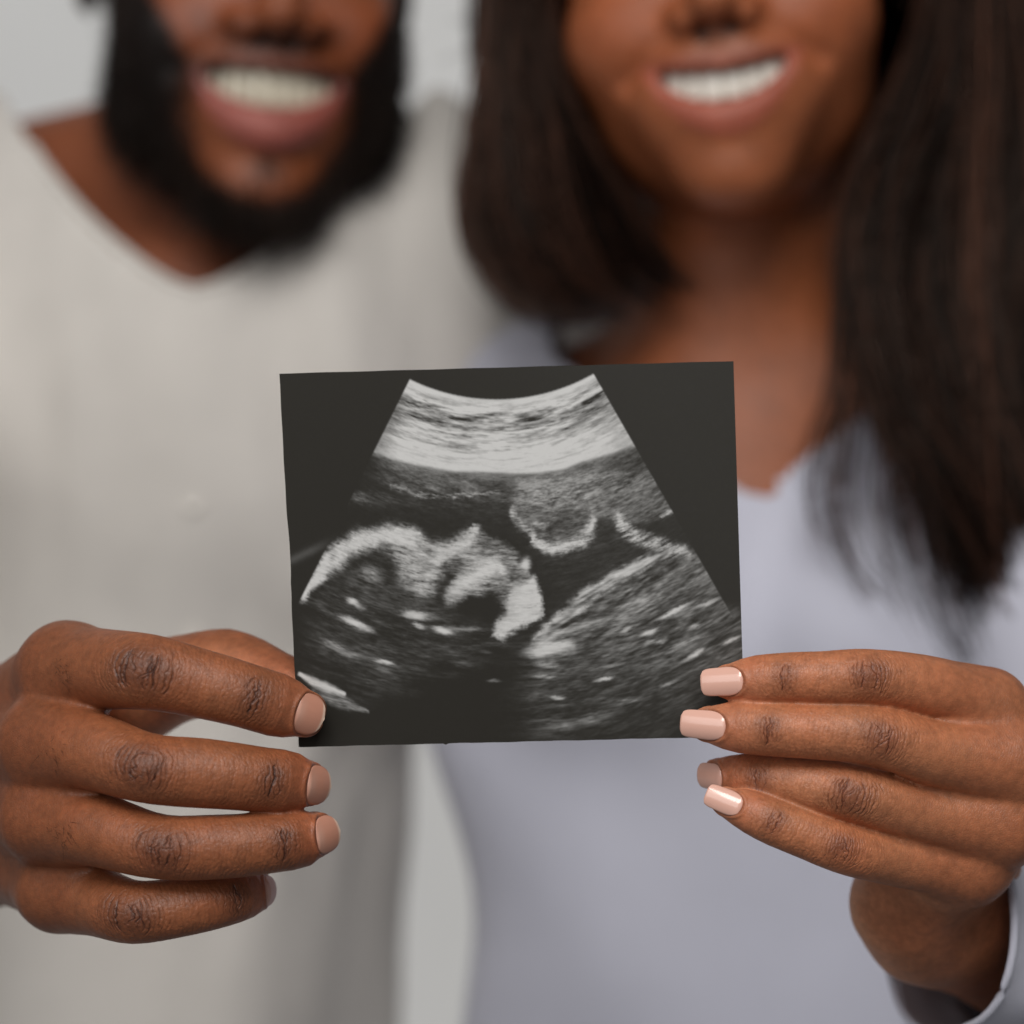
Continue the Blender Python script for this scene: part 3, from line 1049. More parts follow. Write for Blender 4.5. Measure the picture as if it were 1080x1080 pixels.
mp_ = Finger([(62, 938, 20, 11.6), (105, 952, 4, 10.0), (150, 962, -10, 9.0), (195, 956, -9, 8.5), (236, 948, -3, 8.0), (262, 942, 4, 7.0), (271, 939, 10, 5.6)],
             (0.25, -1, 0.05), 2, 4, 5)
mt_ = Finger([(75, 790, 66, 19), (140, 735, 54, 15.5), (190, 716, 43, 13.2), (237, 707, 32, 12.6), (285, 724, 20, 11.8), (312, 737, 13.5, 11.2), (326, 743, 11.5, 9.5)],
             (0.1, 1, 0.75), 2, 3, 5)
W0 = P(-38, 786, 92); W1 = P(-38, 868, 92)
EL_M = np.array([-320.0, 345.0, -50.0])
DM = (EL_M - 0.5 * (W0 + W1)); DM /= np.linalg.norm(DM)
man_caps = [
    (P(70, 706, 18), P(-12, 770, 84), 12.8, 15, 8), (P(48, 785, 10), P(-14, 800, 82), 12.8, 16, 8),
    (P(48, 862, 12), P(-14, 845, 82), 12.4, 16, 8), (P(62, 938, 20), P(-10, 885, 82), 11.4, 15, 8),
    (P(75, 800, 60), P(55, 880, 62), 18, 17, 14), (P(75, 790, 66), P(0, 815, 88), 19, 20, 12), (P(75, 905, 52), P(0, 880, 86), 14, 17, 12),
    (P(-12, 772, 86), W0, 17, 21, 14), (P(-12, 880, 86), W1, 17, 21, 14),
    (W0, W0 + DM * 190 + np.array([0, 0, 6]), 21, 32, 20), (W1, W1 + DM * 190, 21, 32, 20)]


def web(fa, fb, sa, sb, r):
    ca, Da, _, _ = fa.axis_at(np.array(sa)); cb, Db, _, _ = fb.axis_at(np.array(sb))
    return (ca - Da * 3.0, cb - Db * 3.0, r, r)


man_webs = [web(mi, mm_, 9, 12, 6.0), web(mm_, mr_, 15, 15, 6.5), web(mr_, mp_, 14, 13, 6.0)]
NAIL_M = dict(len=9.0, wid=13.2, round=0.5, pow=2.2, tipw=0.0, taper=0.02, curv=8.6, lift=0.14, drop=0.8, thick=0.35, rtip=7.0)
nails_m = [dict(NAIL_M), dict(NAIL_M, wid=12.6, len=9.3, lift=0.32), dict(NAIL_M, wid=11.8, len=9.0, rtip=6.7, lift=0.32), dict(NAIL_M, wid=9.6, len=8.4, rtip=5.6, curv=7), dict(NAIL_M, wid=15, len=13, rtip=9.0, curv=11)]
TONE_M = dict(base=lin(142, 84, 53), palm=lin(206, 136, 98), dark=lin(70, 37, 25))
man_hand = Hand([mi, mm_, mr_, mp_, mt_], man_caps, man_webs, 11, nails_m, TONE_M)

# --- the woman's left hand ---------------------------------------------------
wi = Finger([(1042, 748, 10, 11), (980, 725, -2, 9.2), (908, 714, -12, 8.1), (865, 715, -13, 7.7), (828, 715, -12, 7.3), (788, 718, -9.5, 6.7), (770, 719, -7, 5.2)],
            (-0.1, -1, 0.10), 2, 4, 5)
wm = Finger([(1068, 803, 4, 11.5), (990, 796, -5, 9.6), (922, 776, -14, 8.5), (865, 772, -15, 8.0), (812, 769, -13, 7.8), (770, 766, -10, 7.1), (749, 764, -7, 5.4)],
            (-0.1, -1, 0.02), 2, 4, 5)
wr = Finger([(1060, 868, 8, 11), (970, 856, 0, 9.2), (893, 835, -7, 8.3), (850, 827, -5, 8.0), (806, 821, -1, 7.5), (773, 819, 4, 6.4), (759, 817, 8, 5.0)],
            (-0.1, -1, -0.05), 2, 4, 5)
wp = Finger([(1022, 912, 14, 10.5), (945, 905, 2, 8.3), (880, 892, -9, 7.2), (848, 880, -11, 6.8), (815, 867, -11, 6.6), (784, 853, -9, 5.8), (767, 846, -7, 4.5)],
            (-0.05, -1, 0.12), 2, 4, 5)
wt = Finger([(1000, 880, 48, 16), (950, 810, 46, 13.5), (910, 775, 36, 11.5), (850, 752, 26, 10.4), (800, 745, 17, 10), (775, 744, 12.5, 9.3), (760, 744, 10.0, 7.6)],
            (-0.1, 1, 0.6), 2, 3, 5)
V0 = P(1014, 948, 62); V1 = P(976, 978, 52)
EL_W = np.array([250.0, 215.0, -190.0])
DW = (EL_W - 0.5 * (V0 + V1)); DW /= np.linalg.norm(DW)
woman_caps = [
    (P(1042, 748, 10), P(1022, 930, 56), 10.8, 12.5, 8), (P(1068, 803, 4), P(1010, 940, 52), 11.2, 13, 8),
    (P(1060, 868, 8), P(985, 945, 46), 10.8, 13, 8), (P(1022, 912, 14), P(962, 955, 40), 10.4, 13, 8),
    (P(1000, 840, 30), P(985, 900, 38), 15, 15, 12), (P(1000, 880, 48), P(1005, 950, 60), 15, 15, 12), (P(968, 905, 28), P(948, 950, 40), 12, 13.5, 10),
    (P(1015, 935, 56), V0, 13, 14, 12), (P(962, 955, 42), V1, 13, 14, 12),
    (V0, V0 + DW * 150, 14, 24, 16), (V1, V1 + DW * 150, 14, 24, 16)]
woman_webs = [web(wi, wm, 11, 13, 5.6), web(wm, wr, 14, 12, 5.6), web(wr, wp, 14, 10, 5.2)]
NAIL_W = dict(len=13.0, wid=9.9, round=0.26, pow=2.6, tipw=0.50, taper=0.12, curv=6.2, lift=0.25, drop=0.6, thick=0.55, rtip=5.6)
nails_w = [dict(NAIL_W, len=12.4, wid=9.6), dict(NAIL_W, len=13.4, wid=9.8), dict(NAIL_W, len=9.6, wid=9.0, rtip=5.2), dict(NAIL_W, len=11.0, wid=8.2, rtip=4.9, curv=5.4), dict(NAIL_W, wid=12, len=13, rtip=7.4, curv=8)]
TONE_W = dict(base=lin(176, 110, 75), palm=lin(220, 154, 114), dark=lin(100, 54, 37))
woman_hand = Hand([wi, wm, wr, wp, wt], woman_caps, woman_webs, 211, nails_w, TONE_W)

SKIN_M = skin_material('man_skin', 0.46)
SKIN_W = skin_material('woman_skin', 0.45)
NAIL_MAT_M = attr_material('natural_nail', 'tone', 0.36, 0.5, 0.0, 0.05, 500.0)
NAIL_MAT_W = attr_material('polished_nail', 'tone', 0.25, 0.5, 0.8)

mhV, mhF, mhC = build_hand(man_hand, np.array([-220.0, -45, -150]), np.array([-52.0, 130, 5]), 1.1, (0.9, 0.45, 0.0))
whV, whF, whC = build_hand(woman_hand, np.array([46.0, -40, -190]), np.array([185.0, 130, -32]), 1.0, (-0.8, 0.35, -0.5))


# ----------------------------------------------------------------------------
# heads, necks, hair
# ----------------------------------------------------------------------------
def rot(yaw, pitch, roll):
    cy, sy = math.cos(yaw), math.sin(yaw); cp, sp = math.cos(pitch), math.sin(pitch); cr, sr = math.cos(roll), math.sin(roll)
    Rz = np.array([[cy, -sy, 0], [sy, cy, 0], [0, 0, 1]])
    Rx = np.array([[1, 0, 0], [0, cp, -sp], [0, sp, cp]])
    Ry = np.array([[cr, 0, sr], [0, 1, 0], [-sr, 0, cr]])
    return Ry @ Rx @ Rz


class Head:
    """Head in its own frame (mm): face towards -y, chin at z -115, crown at z +118."""

    def __init__(self, mouth_at, yaw, pitch, roll, male, smile_w, smile_h):
        self.R = rot(math.radians(yaw), math.radians(pitch), math.radians(roll))
        self.male, self.sw, self.sh = male, smile_w, smile_h
        self.mz = -70.0
        self.curve = 0.0062 if male else 0.0105
        self.o = np.asarray(mouth_at, float) - self.R @ np.array([0, -99.0, self.mz])

    def local(self, p):
        return (p - self.o) @ self.R

    def world(self, q):
        return np.asarray(q, float) @ self.R.T + self.o

    def bend(self, q):
        """height measured along the smile's upward curve"""
        return q[:, 2] - self.mz - self.curve * q[:, 0] ** 2 * (30.0 / self.sw)

    def sdf(self, p):
        q = self.local(p)
        qs = q.copy(); qs[:, 0] = np.abs(qs[:, 0])
        m = self.male
        w = 1.0 if m else 0.95
        d = ellipsoid(q, (0, 14, 32), (77, 98, 88))
        d = smin(d, ellipsoid(q, (0, -32, -22), (66 * w, 66, 82)), 22)
        d = smin(d, ellipsoid(q, (0, (-40 if m else -28), (-70 if m else -66)), ((69 if m else 57), (54 if m else 60), 46)), 24)
        d = smin(d, ellipsoid(q, (0, -80, (-114 if m else -103)), ((25 if m else 21), 20, 16)), 26)
        d = smin(d, ellipsoid(qs, (39 * w, -64, -40), (27, 27, 24)), 20)                 # cheeks lifted by the smile
        d = smin(d, ellipsoid(q, (0, -80, -68), (38, 24, 30)), 16)                       # muzzle
        d = smin(d, capsule(qs, (0, -86, 24), (36, -78, 22), 13, 10), 14)                # brow
        d = smin(d, capsule(q, (0, -92, 8), (0, -114, -36), 7, 11 if m else 9.5), 9)     # nose
        d = smin(d, ellipsoid(qs, ((15 if m else 12), -101, -42), (10.5 if m else 8.5, 11, 8)), 7)
        d = smax(d, -ellipsoid(qs, (33, -106, 5), (19, 15, 12)), 12)                     # eye sockets
        d = smin(d, ellipsoid(qs, (32, -79, 4), (16.5, 15.5, 14)), 5)                    # lids
        d = smax(d, -ellipsoid(qs, (32, -97, 3.5), (13.5, 9.5, 4.8)), 2)
        d = smax(d, -ellipsoid(qs, (6.5, -108, -48), (4, 7, 3)), 3)                      # nostrils
        ear = ellipsoid(qs, (79 * w, 8, 8), (7, 19, 31))
        ear = smax(ear, -ellipsoid(qs, (86 * w, 4, 10), (6, 10, 18)), 4)
        d = smin(d, ear, 6)
        # folds from the nose to the corners of the smiling mouth
        d = smax(d, -capsule(qs, (20, -104, -46), (self.sw + 13, -88, -62), 1.6, 1.6), 9)
        # lips: two rolls following the smile, then the open mouth
        zb = self.bend(q)
        yb = q[:, 1] + 100 - 0.0115 * q[:, 0] ** 2
        xn = q[:, 0] / (self.sw + 5)
        fade = np.clip(1 - xn ** 2, 0, 1)
        lip_u = np.hypot(yb - 2, zb - self.sh * fade - 3.5) - (5.0 + (1.0 if m else 0.3)) * np.sqrt(fade)
        lip_l = np.hypot(yb - 1, zb + self.sh * fade + (9.5 if m else 6.5)) - (11.0 if m else 7.5) * np.sqrt(fade)
        lips = np.minimum(lip_u, lip_l) + np.where(np.abs(xn) > 1, 20, 0)
        d = smin(d, lips, 5)
        open_ = np.maximum(np.hypot(q[:, 0] / self.sw, zb / self.sh) - 1, 0) * 0
        cav = np.maximum((np.sqrt((q[:, 0] / self.sw) ** 2 + (zb / np.maximum(self.sh, 1)) ** 2) - 1) * self.sh * 0.9, np.abs(yb + 2) - 22)
        d = smax(d, -cav, 2.5)
        return d

    def tone(self, p, base, lip, beard=None):
        q = self.local(p)
        zb = self.bend(q)
        rgb = np.tile(base, (len(p), 1)) * (1 + 0.06 * fbm(p / 22.0, 9, 2))[:, None]
        # a little redder on cheeks and nose, darker round eyes and mouth corners
        ch = np.exp(-(((np.abs(q[:, 0]) - 40) / 26) ** 2 + ((q[:, 2] + 38) / 24) ** 2)) * (q[:, 1] < -30)
        rgb *= 1 + ch[:, None] * np.array([0.12, 0.02, -0.02])
        xn = q[:, 0] / (self.sw + 6)
        fade = np.clip(1 - xn ** 2, 0, 1)
        front = q[:, 1] < -72
        lo = sstep(-(self.sh * fade + (23.0 if self.male else 16.0) * np.sqrt(fade)), -(self.sh * fade + (18.5 if self.male else 12.5) * np.sqrt(fade)), zb)
        hi = 1 - sstep(self.sh * fade + 5.0 * np.sqrt(fade), self.sh * fade + 8.5 * np.sqrt(fade), zb)
        lp = (lo * hi * (np.abs(xn) < 1) * front)[:, None]
        upper = sstep(-2, 4, zb)[:, None] * (0.75 if self.male else 0.45)
        rgb = rgb * (1 - lp) + (np.asarray(lip) * (1 - upper) + 0.62 * np.asarray(base) * upper) * lp
        inside = ((np.hypot(q[:, 0] / (self.sw - 1), zb / (self.sh - 1.2)) < 1) & (q[:, 1] > -96 + 0.0115 * q[:, 0] ** 2) & (q[:, 1] < -55))
        rgb[inside] = lin(70, 24, 22)
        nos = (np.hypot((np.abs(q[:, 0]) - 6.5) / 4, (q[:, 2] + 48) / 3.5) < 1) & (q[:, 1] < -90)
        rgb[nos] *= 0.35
        if beard is not None:
            b = beard_mask(self, p)[:, None]
            rgb = rgb * (1 - b) + lin(24, 17, 15) * b
        return rgb


def beard_mask(hd, p):
    """Where the man's full beard and moustache grow, 0..1."""
    q = hd.local(p)
    ax = np.abs(q[:, 0])
    z = q[:, 2]
    zb = hd.bend(q)
    cheek = -58 + 62 * np.clip((ax - 36) / 34, 0, 1) ** 1.25       # upper cheek line rising to the sideburn
    m = sstep(9, -9, z - cheek) * sstep(-152, -140, z)
    m *= np.where(q[:, 1] > 25, 0, 1) * np.where((q[:, 1] > -5) & (z > -25), sstep(15, 0, q[:, 1]), 1)
    m *= 1 - sstep(-52, -26, q[:, 1]) * sstep(-78, -92, z)      # not down the neck
    xn = np.clip(q[:, 0] / (hd.sw + 8), -1, 1)
    # bare: the mouth and the patch of skin under the lip down to the chin
    bare = 1 - sstep(0.76, 1.2, np.hypot(q[:, 0] / (hd.sw + 9), (zb + 19) / 32.0))
    m *= 1 - bare * (q[:, 1] < -50)
    soul = 0.45 * np.exp(-((q[:, 0] / 8) ** 2 + ((z + 106) / 6) ** 2)) * (q[:, 1] < -50)
    mous = 0.85 * sstep(hd.sh + 5.5, hd.sh + 9, zb) * (1 - sstep(26, 31, zb)) * (1 - sstep(34, 42, ax)) * (q[:, 1] < -60)
    mous = mous * np.where(z > -49, 0.3, 1)
    return np.clip(np.maximum(np.maximum(m, mous), soul), 0, 1)


def make_teeth(hd):
    """Upper row: separate crowns side by side along the dental arch."""
    widths = [8.6, 6.8, 7.6, 6.8, 6.6]
    parts = []
    for sgn in (-1, 1):
        x = -0.2
        for i, w in enumerate(widths):
            xc = sgn * (x + w / 2)
            x += w - 0.15
            hgt = [2 * hd.sh - 0.2, 2 * hd.sh - 1.2, 2 * hd.sh - 0.6, 2 * hd.sh - 2.5, 2 * hd.sh - 4][i] + 5
            bm = bmesh.new()
            bmesh.ops.create_cube(bm, size=1)
            bmesh.ops.scale(bm, vec=(w, 6.0, hgt), verts=bm.verts)
            bmesh.ops.bevel(bm, geom=bm.edges[:] + bm.verts[:], offset=1.6, segments=3, affect='EDGES', profile=0.5)
            bmesh.ops.triangulate(bm, faces=bm.faces[:])
            bm.verts.ensure_lookup_table()
            v = np.array([t.co[:] for t in bm.verts])
            f = np.array([[t.index for t in fc.verts] for fc in bm.faces])
            bm.free()
            a = sgn * math.atan(2 * 0.0125 * abs(xc))
            R = np.array([[math.cos(a), -math.sin(a), 0], [math.sin(a), math.cos(a), 0], [0, 0, 1]])
            v = v @ R.T
            zc = hd.mz + hd.curve * xc ** 2 * (30.0 / hd.sw) + 0.8 + (hgt / 2 - hd.sh) * 1.0
            v = v + np.array([xc, -95.0 + 0.0125 * xc ** 2, zc])
            parts.append((hd.world(v), f))
    return join_parts(parts)


def make_eye(hd, sgn):
    u, v = np.meshgrid(np.linspace(0, np.pi, 17), np.linspace(0, 2 * np.pi, 25)[:-1], indexing='ij')
    r = 12.3
    pt = np.stack([r * np.sin(u) * np.cos(v), -r * np.cos(u), r * np.sin(u) * np.sin(v)], -1).reshape(-1, 3)
    k = (np.arange(16)[:, None] * 24 + np.arange(24)[None, :])
    k2 = np.arange(16)[:, None] * 24 + (np.arange(24)[None, :] + 1) % 24
    q = np.stack([k, k2, k2 + 24, k + 24], -1).reshape(-1, 4)
    ang = np.degrees(u.ravel())
    rgb = np.tile(lin(226, 218, 210), (len(pt), 1))
    rgb[ang < 30] = lin(58, 34, 22)
    rgb[ang < 13] = lin(8, 7, 7)
    return hd.world(pt + np.array([sgn * 32, -80.6, 4])), q, rgb


def cap_strands(pts, nrm, length, radius, comb, n_seg=4, curl=0.25, seed=1):
    """Short hairs growing from pts, leaning along comb."""
    r = np.random.default_rng(seed)
    n = len(pts)
    L = length * r.uniform(0.7, 1.15, n)
    dirn = nrm + comb + curl * r.normal(size=(n, 3))
    dirn /= np.linalg.norm(dirn, axis=1)[:, None]
    side = r.normal(size=(n, 3)) * 0.35
    t = np.linspace(0, 1, n_seg)
    paths = pts[:, None, :] - nrm[:, None, :] * 0.8 + L[:, None, None] * (t[None, :, None] * dirn[:, None, :] + (t ** 2)[None, :, None] * (side + 0.35 * comb)[:, None, :])
    rad = np.tile(radius * (1 - 0.75 * t), (n, 1))
    return tubes(paths, rad)


HAIR_A, HAIR_B = lin(15, 8, 6), lin(104, 66, 50)


def strands(guides, n, thick_y, seed, seg=26, radius=0.55, end=(0.82, 1.0), wave=3.0, u_pow=1.0, spread=3.0):
    """Long hair: each strand runs between neighbouring guide lines, with its own waver and length."""
    r = np.random.default_rng(seed)
    G = np.array([catmull(np.c_[np.array(g, float)], 60)[0] for g in guides])       # (k, 60, 3)
    k = len(G)
    u = r.uniform(0, 1, n) ** u_pow * (k - 1)
    i = np.clip(u.astype(int), 0, k - 2)
    f = (u - i)[:, None, None]
    base = G[i] * (1 - f) + G[i + 1] * f
    ends = r.uniform(*end, n)
    t = np.linspace(0, 1, seg)
    pos = (t[None, :] * ends[:, None]) * 59
    a = np.clip(pos.astype(int), 0, 58)
    w = (pos - a)[..., None]
    rows = np.arange(n)[:, None]
    path = base[rows, a] * (1 - w) + base[rows, a + 1] * w
    grow = (0.15 + 0.85 * t)[None, :, None]
    lock = (u * 9).astype(int)                                                       # strands gather in locks
    lr = np.random.default_rng(seed + 1)
    lk_off = lr.normal(size=(lock.max() + 1, 3)) * np.array([spread, spread, 0.5])
    lk_ph = lr.uniform(0, 6.28, lock.max() + 1)
    path = path + grow * (lk_off[lock][:, None, :] + r.normal(size=(n, 1, 3)) * np.array([spread * 0.8, spread * 0.8, 0.5]))
    path[..., 1] += (r.uniform(0, 1, (n, 1)) ** 1.3) * thick_y * np.minimum(1, 0.4 + t)[None, :]
    ph = lk_ph[lock] + r.normal(size=n) * 0.5
    amp = wave * r.uniform(0.5, 1.2, n)
    path[..., 0] += amp[:, None] * (t ** 1.4)[None, :] * 1.3 * np.sin(ph[:, None] + t[None, :] * 13)
    path[..., 1] += amp[:, None] * grow[..., 0] * np.cos(ph[:, None] + t[None, :] * 9) * 0.6
    rad = radius * r.uniform(0.6, 1.2, n)[:, None] * (1 - 0.6 * t ** 3)[None, :]
    fine = (u * 31).astype(int)
    mix = np.clip(0.30 + 0.28 * lr.normal(size=fine.max() + 1)[fine] + 0.22 * r.normal(size=n), 0, 1) ** 1.6
    c = HAIR_A + mix[:, None] * (HAIR_B - HAIR_A)
    return tubes(path, rad) + (np.repeat(c, seg * 3, 0),)


def hair_material(name, a, b, rough=0.42):
    m, nt, bs = new_mat(name)
    tc = node(nt, 'ShaderNodeTexCoord')
    n = node(nt, 'ShaderNodeTexNoise', Scale=60.0, Detail=3.0)
    mp = node(nt, 'ShaderNodeMapping'); mp.inputs['Scale'].default_value = (1, 1, 0.15)
    nt.links.new(tc.outputs['Object'], mp.inputs['Vector']); nt.links.new(mp.outputs['Vector'], n.inputs['Vector'])
    cr = node(nt, 'ShaderNodeValToRGB')
    cr.color_ramp.elements[0].position, cr.color_ramp.elements[1].position = 0.35, 0.68
    cr.color_ramp.elements[0].color = (*a, 1); cr.color_ramp.elements[1].color = (*b, 1)
    nt.links.new(n.outputs['Fac'], cr.inputs['Fac'])
    nt.links.new(cr.outputs['Color'], bs.inputs['Base Color'])
    bs.inputs['Roughness'].default_value = rough
    bs.inputs['Specular IOR Level'].default_value = 0.30
    bs.inputs['Specular Tint'].default_value = (0.95, 0.78, 0.68, 1)
    return m


def shell(sdf, lo, hi, h, drop, relief=None):
    """An open garment: the surface of sdf, cut cleanly where the field drop() turns positive."""
    V, Q = extract(sdf, lo, hi, h)
    nrm = normals_of(V, Q)
    s = drop(V)
    if relief is not None:
        V = V + relief(V, nrm)[:, None] * nrm
    out = s > 0
    Q = Q[(~out)[Q].any(1)]
    acc = np.zeros_like(V); cnt = np.zeros(len(V))
    for k in range(4):
        for a, b in ((Q[:, k], Q[:, (k + 1) % 4]), (Q[:, (k + 1) % 4], Q[:, k])):
            m = out[a] & ~out[b]
            i, j = a[m], b[m]
            t = (s[i] / (s[i] - s[j]))[:, None]
            pt = V[i] * (1 - t) + V[j] * t
            for c in range(3):
                acc[:, c] += np.bincount(i, pt[:, c], len(V))
            cnt += np.bincount(i, minlength=len(V))
    mv = cnt > 0
    V[mv] = acc[mv] / cnt[mv][:, None]
    Q = Q[(~out | mv)[Q].all(1)]
    used = np.unique(Q)
    idx = -np.ones(len(V), int); idx[used] = np.arange(len(used))
    edge = mv[used]
    V, Q = V[used], idx[Q]
    sm = smooth_field(V, Q, 1)
    return np.where(edge[:, None], V, sm), Q, edge


def rim_path(V, edge, near, centre, n=72):
    """Closed loop through the cut edge vertices picked by near(), smoothed, for a hem or collar."""
    p = V[edge & near(V)]
    a = np.arctan2(p[:, 1] - centre[1], p[:, 0] - centre[0])
    t = np.linspace(-np.pi, np.pi, n, endpoint=False)
    out = []
    for tt in t:
        w = np.exp(-((np.angle(np.exp(1j * (a - tt)))) / 0.07) ** 2) + 1e-9
        out.append((p * w[:, None]).sum(0) / w.sum())
    return np.array(out)


def garment(name, V, Q, mat, base, parent, thick=1.6):
    me = mesh_from(name, V, Q, base)
    o = put(name, me, mat, parent)
    md = o.modifiers.new('cloth', 'SOLIDIFY')
    md.thickness = thick / 1000
    md.offset = -1
    return o


def disc(c, n, r, t, seg=20):
    n = np.asarray(n, float) / np.linalg.norm(n)
    u = np.cross(n, [0, 0, 1.0]); u /= np.linalg.norm(u); v = np.cross(n, u)
    a = np.linspace(0, 2 * np.pi, seg, endpoint=False)
    rings = []
    for rr, hh in ((r * 0.75, -t), (r, -t * 0.5), (r, t * 0.4), (r * 0.86, t), (r * 0.72, t * 0.55), (r * 0.05, t * 0.5)):
        rings.append(np.asarray(c) + n * hh + rr * (np.cos(a)[:, None] * u + np.sin(a)[:, None] * v))
    V = np.concatenate(rings)
    k = np.arange(len(rings) - 1)[:, None] * seg + np.arange(seg)[None, :]
    k2 = np.arange(len(rings) - 1)[:, None] * seg + (np.arange(seg)[None, :] + 1) % seg
    return V, np.stack([k, k2, k2 + seg, k + seg], -1).reshape(-1, 4)


# ----------------------------------------------------------------------------
# the man
# ----------------------------------------------------------------------------
MX = -150.0                                   # the middle of his chest
man_base = (MX / 1000, 0.575, EYE - 0.45)
man = thing('person', 'smiling bearded man in a cream collarless shirt, one hand on the scan print', 'person', man_base, 'couple holding the print')
hm = Head(P(287, 95, 430), 14, 0, 2.5, True, 31, 8.5)


def man_bust(p):
    d = hm.sdf(p)
    nb = hm.world([0, 32, -80])
    d = smin(d, capsule(p, nb, (MX + 2, 592, 120), 52, 62), 16)
    for s in (-1, 1):
        d = smin(d, capsule(p, (MX + s * 25, 590, 172), (MX + s * 125, 586, 152), 50, 46), 24)
    return smin(d, ellipsoid(p, (MX, 580, 40), (165, 108, 150)), 25)


bV, bQ = extract(man_bust, hm.o + np.array([-210.0, -150, -260]), hm.o + np.array([150.0, 190, 140]), 2.6)
keepb = bV[:, 2] > 20
bC = hm.tone(bV, lin(136, 74, 43), lin(158, 86, 75), True)
zz = sstep(165, 120, bV[:, 2])[:, None]
V, F = join_parts([(bV, bQ), (mhV, mhF)])
me = mesh_from('body', V, F, man_base)
paint(me, 'tone', np.concatenate([bC, mhC]))
put('body', me, SKIN_M, man)
for f_, nl in zip(man_hand.f, nails_m):
    v, fc, c = fingernail(f_, nl, natural_nail)
    me = mesh_from('fingernail', v, fc, man_base)
    paint(me, 'tone', c)
    put('fingernail', me, NAIL_MAT_M, man)
# sparse dark hairs on the backs of his fingers
fh = []
for f_, s0 in ((mi, 19.0), (mm_, 22.0), (mr_, 24.0)):
    s_ = rng.normal(s0, 3.0, 26); ph_ = rng.normal(0.15, 0.22, 26)
    c_, D_, B_, r_ = f_.axis_at(s_)
    rr_ = f_.shape(s_, ph_, r_)
    n_ = np.cos(ph_)[:, None] * D_ + np.sin(ph_)[:, None] * B_
    fh.append(cap_strands(c_ + rr_[:, None] * n_, n_ * 0.25, np.full(26, 2.6), 0.075, f_.t[8] * 0.9 + np.array([0, 0, -0.3]), 4, 0.4, int(s0)))
v, fc = join_parts(fh)
finger_hair_mesh = mesh_from('finger_hair', v, fc, man_base)
tooth_mat = plain_material('tooth_enamel', lin(204, 196, 176), 0.3, 0.5, 0.02, 60.0)
v, fc = make_teeth(hm)
put('teeth', mesh_from('teeth', v, fc, man_base), tooth_mat, man)
eye_mat = attr_material('eye', 'tone', 0.12, 0.5, 0.4)
for s in (-1, 1):
    v, fc, c = make_eye(hm, s)
    me = mesh_from('eye', v, fc, man_base); paint(me, 'tone', c)
    put('eye', me, eye_mat, man)
hair_dark = hair_material('black_hair', lin(20, 14, 12), lin(42, 30, 25), 0.55)
put('finger_hair', finger_hair_mesh, hair_dark, man)
bn = normals_of(bV, bQ)
bw = beard_mask(hm, bV)
pick = rng.uniform(size=len(bV)) < bw * 0.85
ql = hm.local(bV)
pick &= (ql[:, 1] < 40) & (ql[:, 2] < 20) & (np.abs(ql[:, 0]) < 80) & (ql[:, 2] > -150)
idx = np.flatnonzero(pick)
pts = np.repeat(bV[idx], 2, 0) + rng.normal(size=(len(idx) * 2, 3)) * 0.9
nn = np.repeat(bn[idx], 2, 0)
lq = hm.local(pts)
dens = np.interp(lq[:, 2], [-122, -95, -60, -20, 10], [14, 11, 6.5, 4, 3]) * np.where((np.abs(lq[:, 0]) < 40) & (lq[:, 2] > -66), 0.45, 1)
v, fc = cap_strands(pts, nn, dens, 0.32, np.array([0, 0, -0.55]), 4, 0.35, 3)
put('beard', mesh_from('beard', v, fc, man_base), hair_dark, man)
scalp = (ql[:, 2] > np.interp(ql[:, 1], [-100, -70, -20, 10, 40, 110], [80, 66, 30, 30, -10, -45])) & (np.abs(ql[:, 0]) < 84)
idx = np.flatnonzero(scalp & (rng.uniform(size=len(bV)) < 0.8))
v, fc = cap_strands(bV[idx], bn[idx], np.full(len(idx), 9.0), 0.5, np.array([0, 0, 0.1]), 4, 0.8, 5)
put('hair', mesh_from('hair', v, fc, man_base), hair_dark, man)


def brows(hd, seed, wid):
    r = np.random.default_rng(seed)
    out = []
    for s in (-1, 1):
        x = r.uniform(14, 52, 260)
        z = 22 + 6 * np.sin((x - 10) / 42 * 2.6) + r.uniform(-1, 1, 260) * wid * (1 - 0.5 * (x - 14) / 38)
        p0 = np.stack([s * x, -84 - 14 * np.sqrt(np.clip(1 - (x / 70) ** 2, 0, 1)), z], 1)
        wp_ = hd.world(p0)
        # settle on the brow
        for _ in range(8):
            wp_ = wp_ + hd.sdf(wp_)[:, None] * (hd.R @ np.array([0, 1.0, 0]))[None, :] * 0.8
        out.append((wp_, np.tile(hd.R @ np.array([s * 0.9, -0.25, 0.15]), (260, 1))))
    return out


def add_brows(hd, seed, wid, mat, base, parent):
    for pts_, dr in brows(hd, seed, wid):
        v, fc = cap_strands(pts_, hd.R @ np.array([0, -0.25, 0]) + np.zeros_like(pts_), np.full(len(pts_), 8.0), 0.3, dr, 4, 0.12, seed)
        put('eyebrow', mesh_from('eyebrow', v, fc, base), mat, parent)


add_brows(hm, 4, 4.0, hair_dark, man_base, man)

SH_R = np.array([MX - 172, 578.0, 132.0])            # his right shoulder, at the left of the picture
SH_L = np.array([MX + 172, 592.0, 128.0])
CUFF_M = 0.42


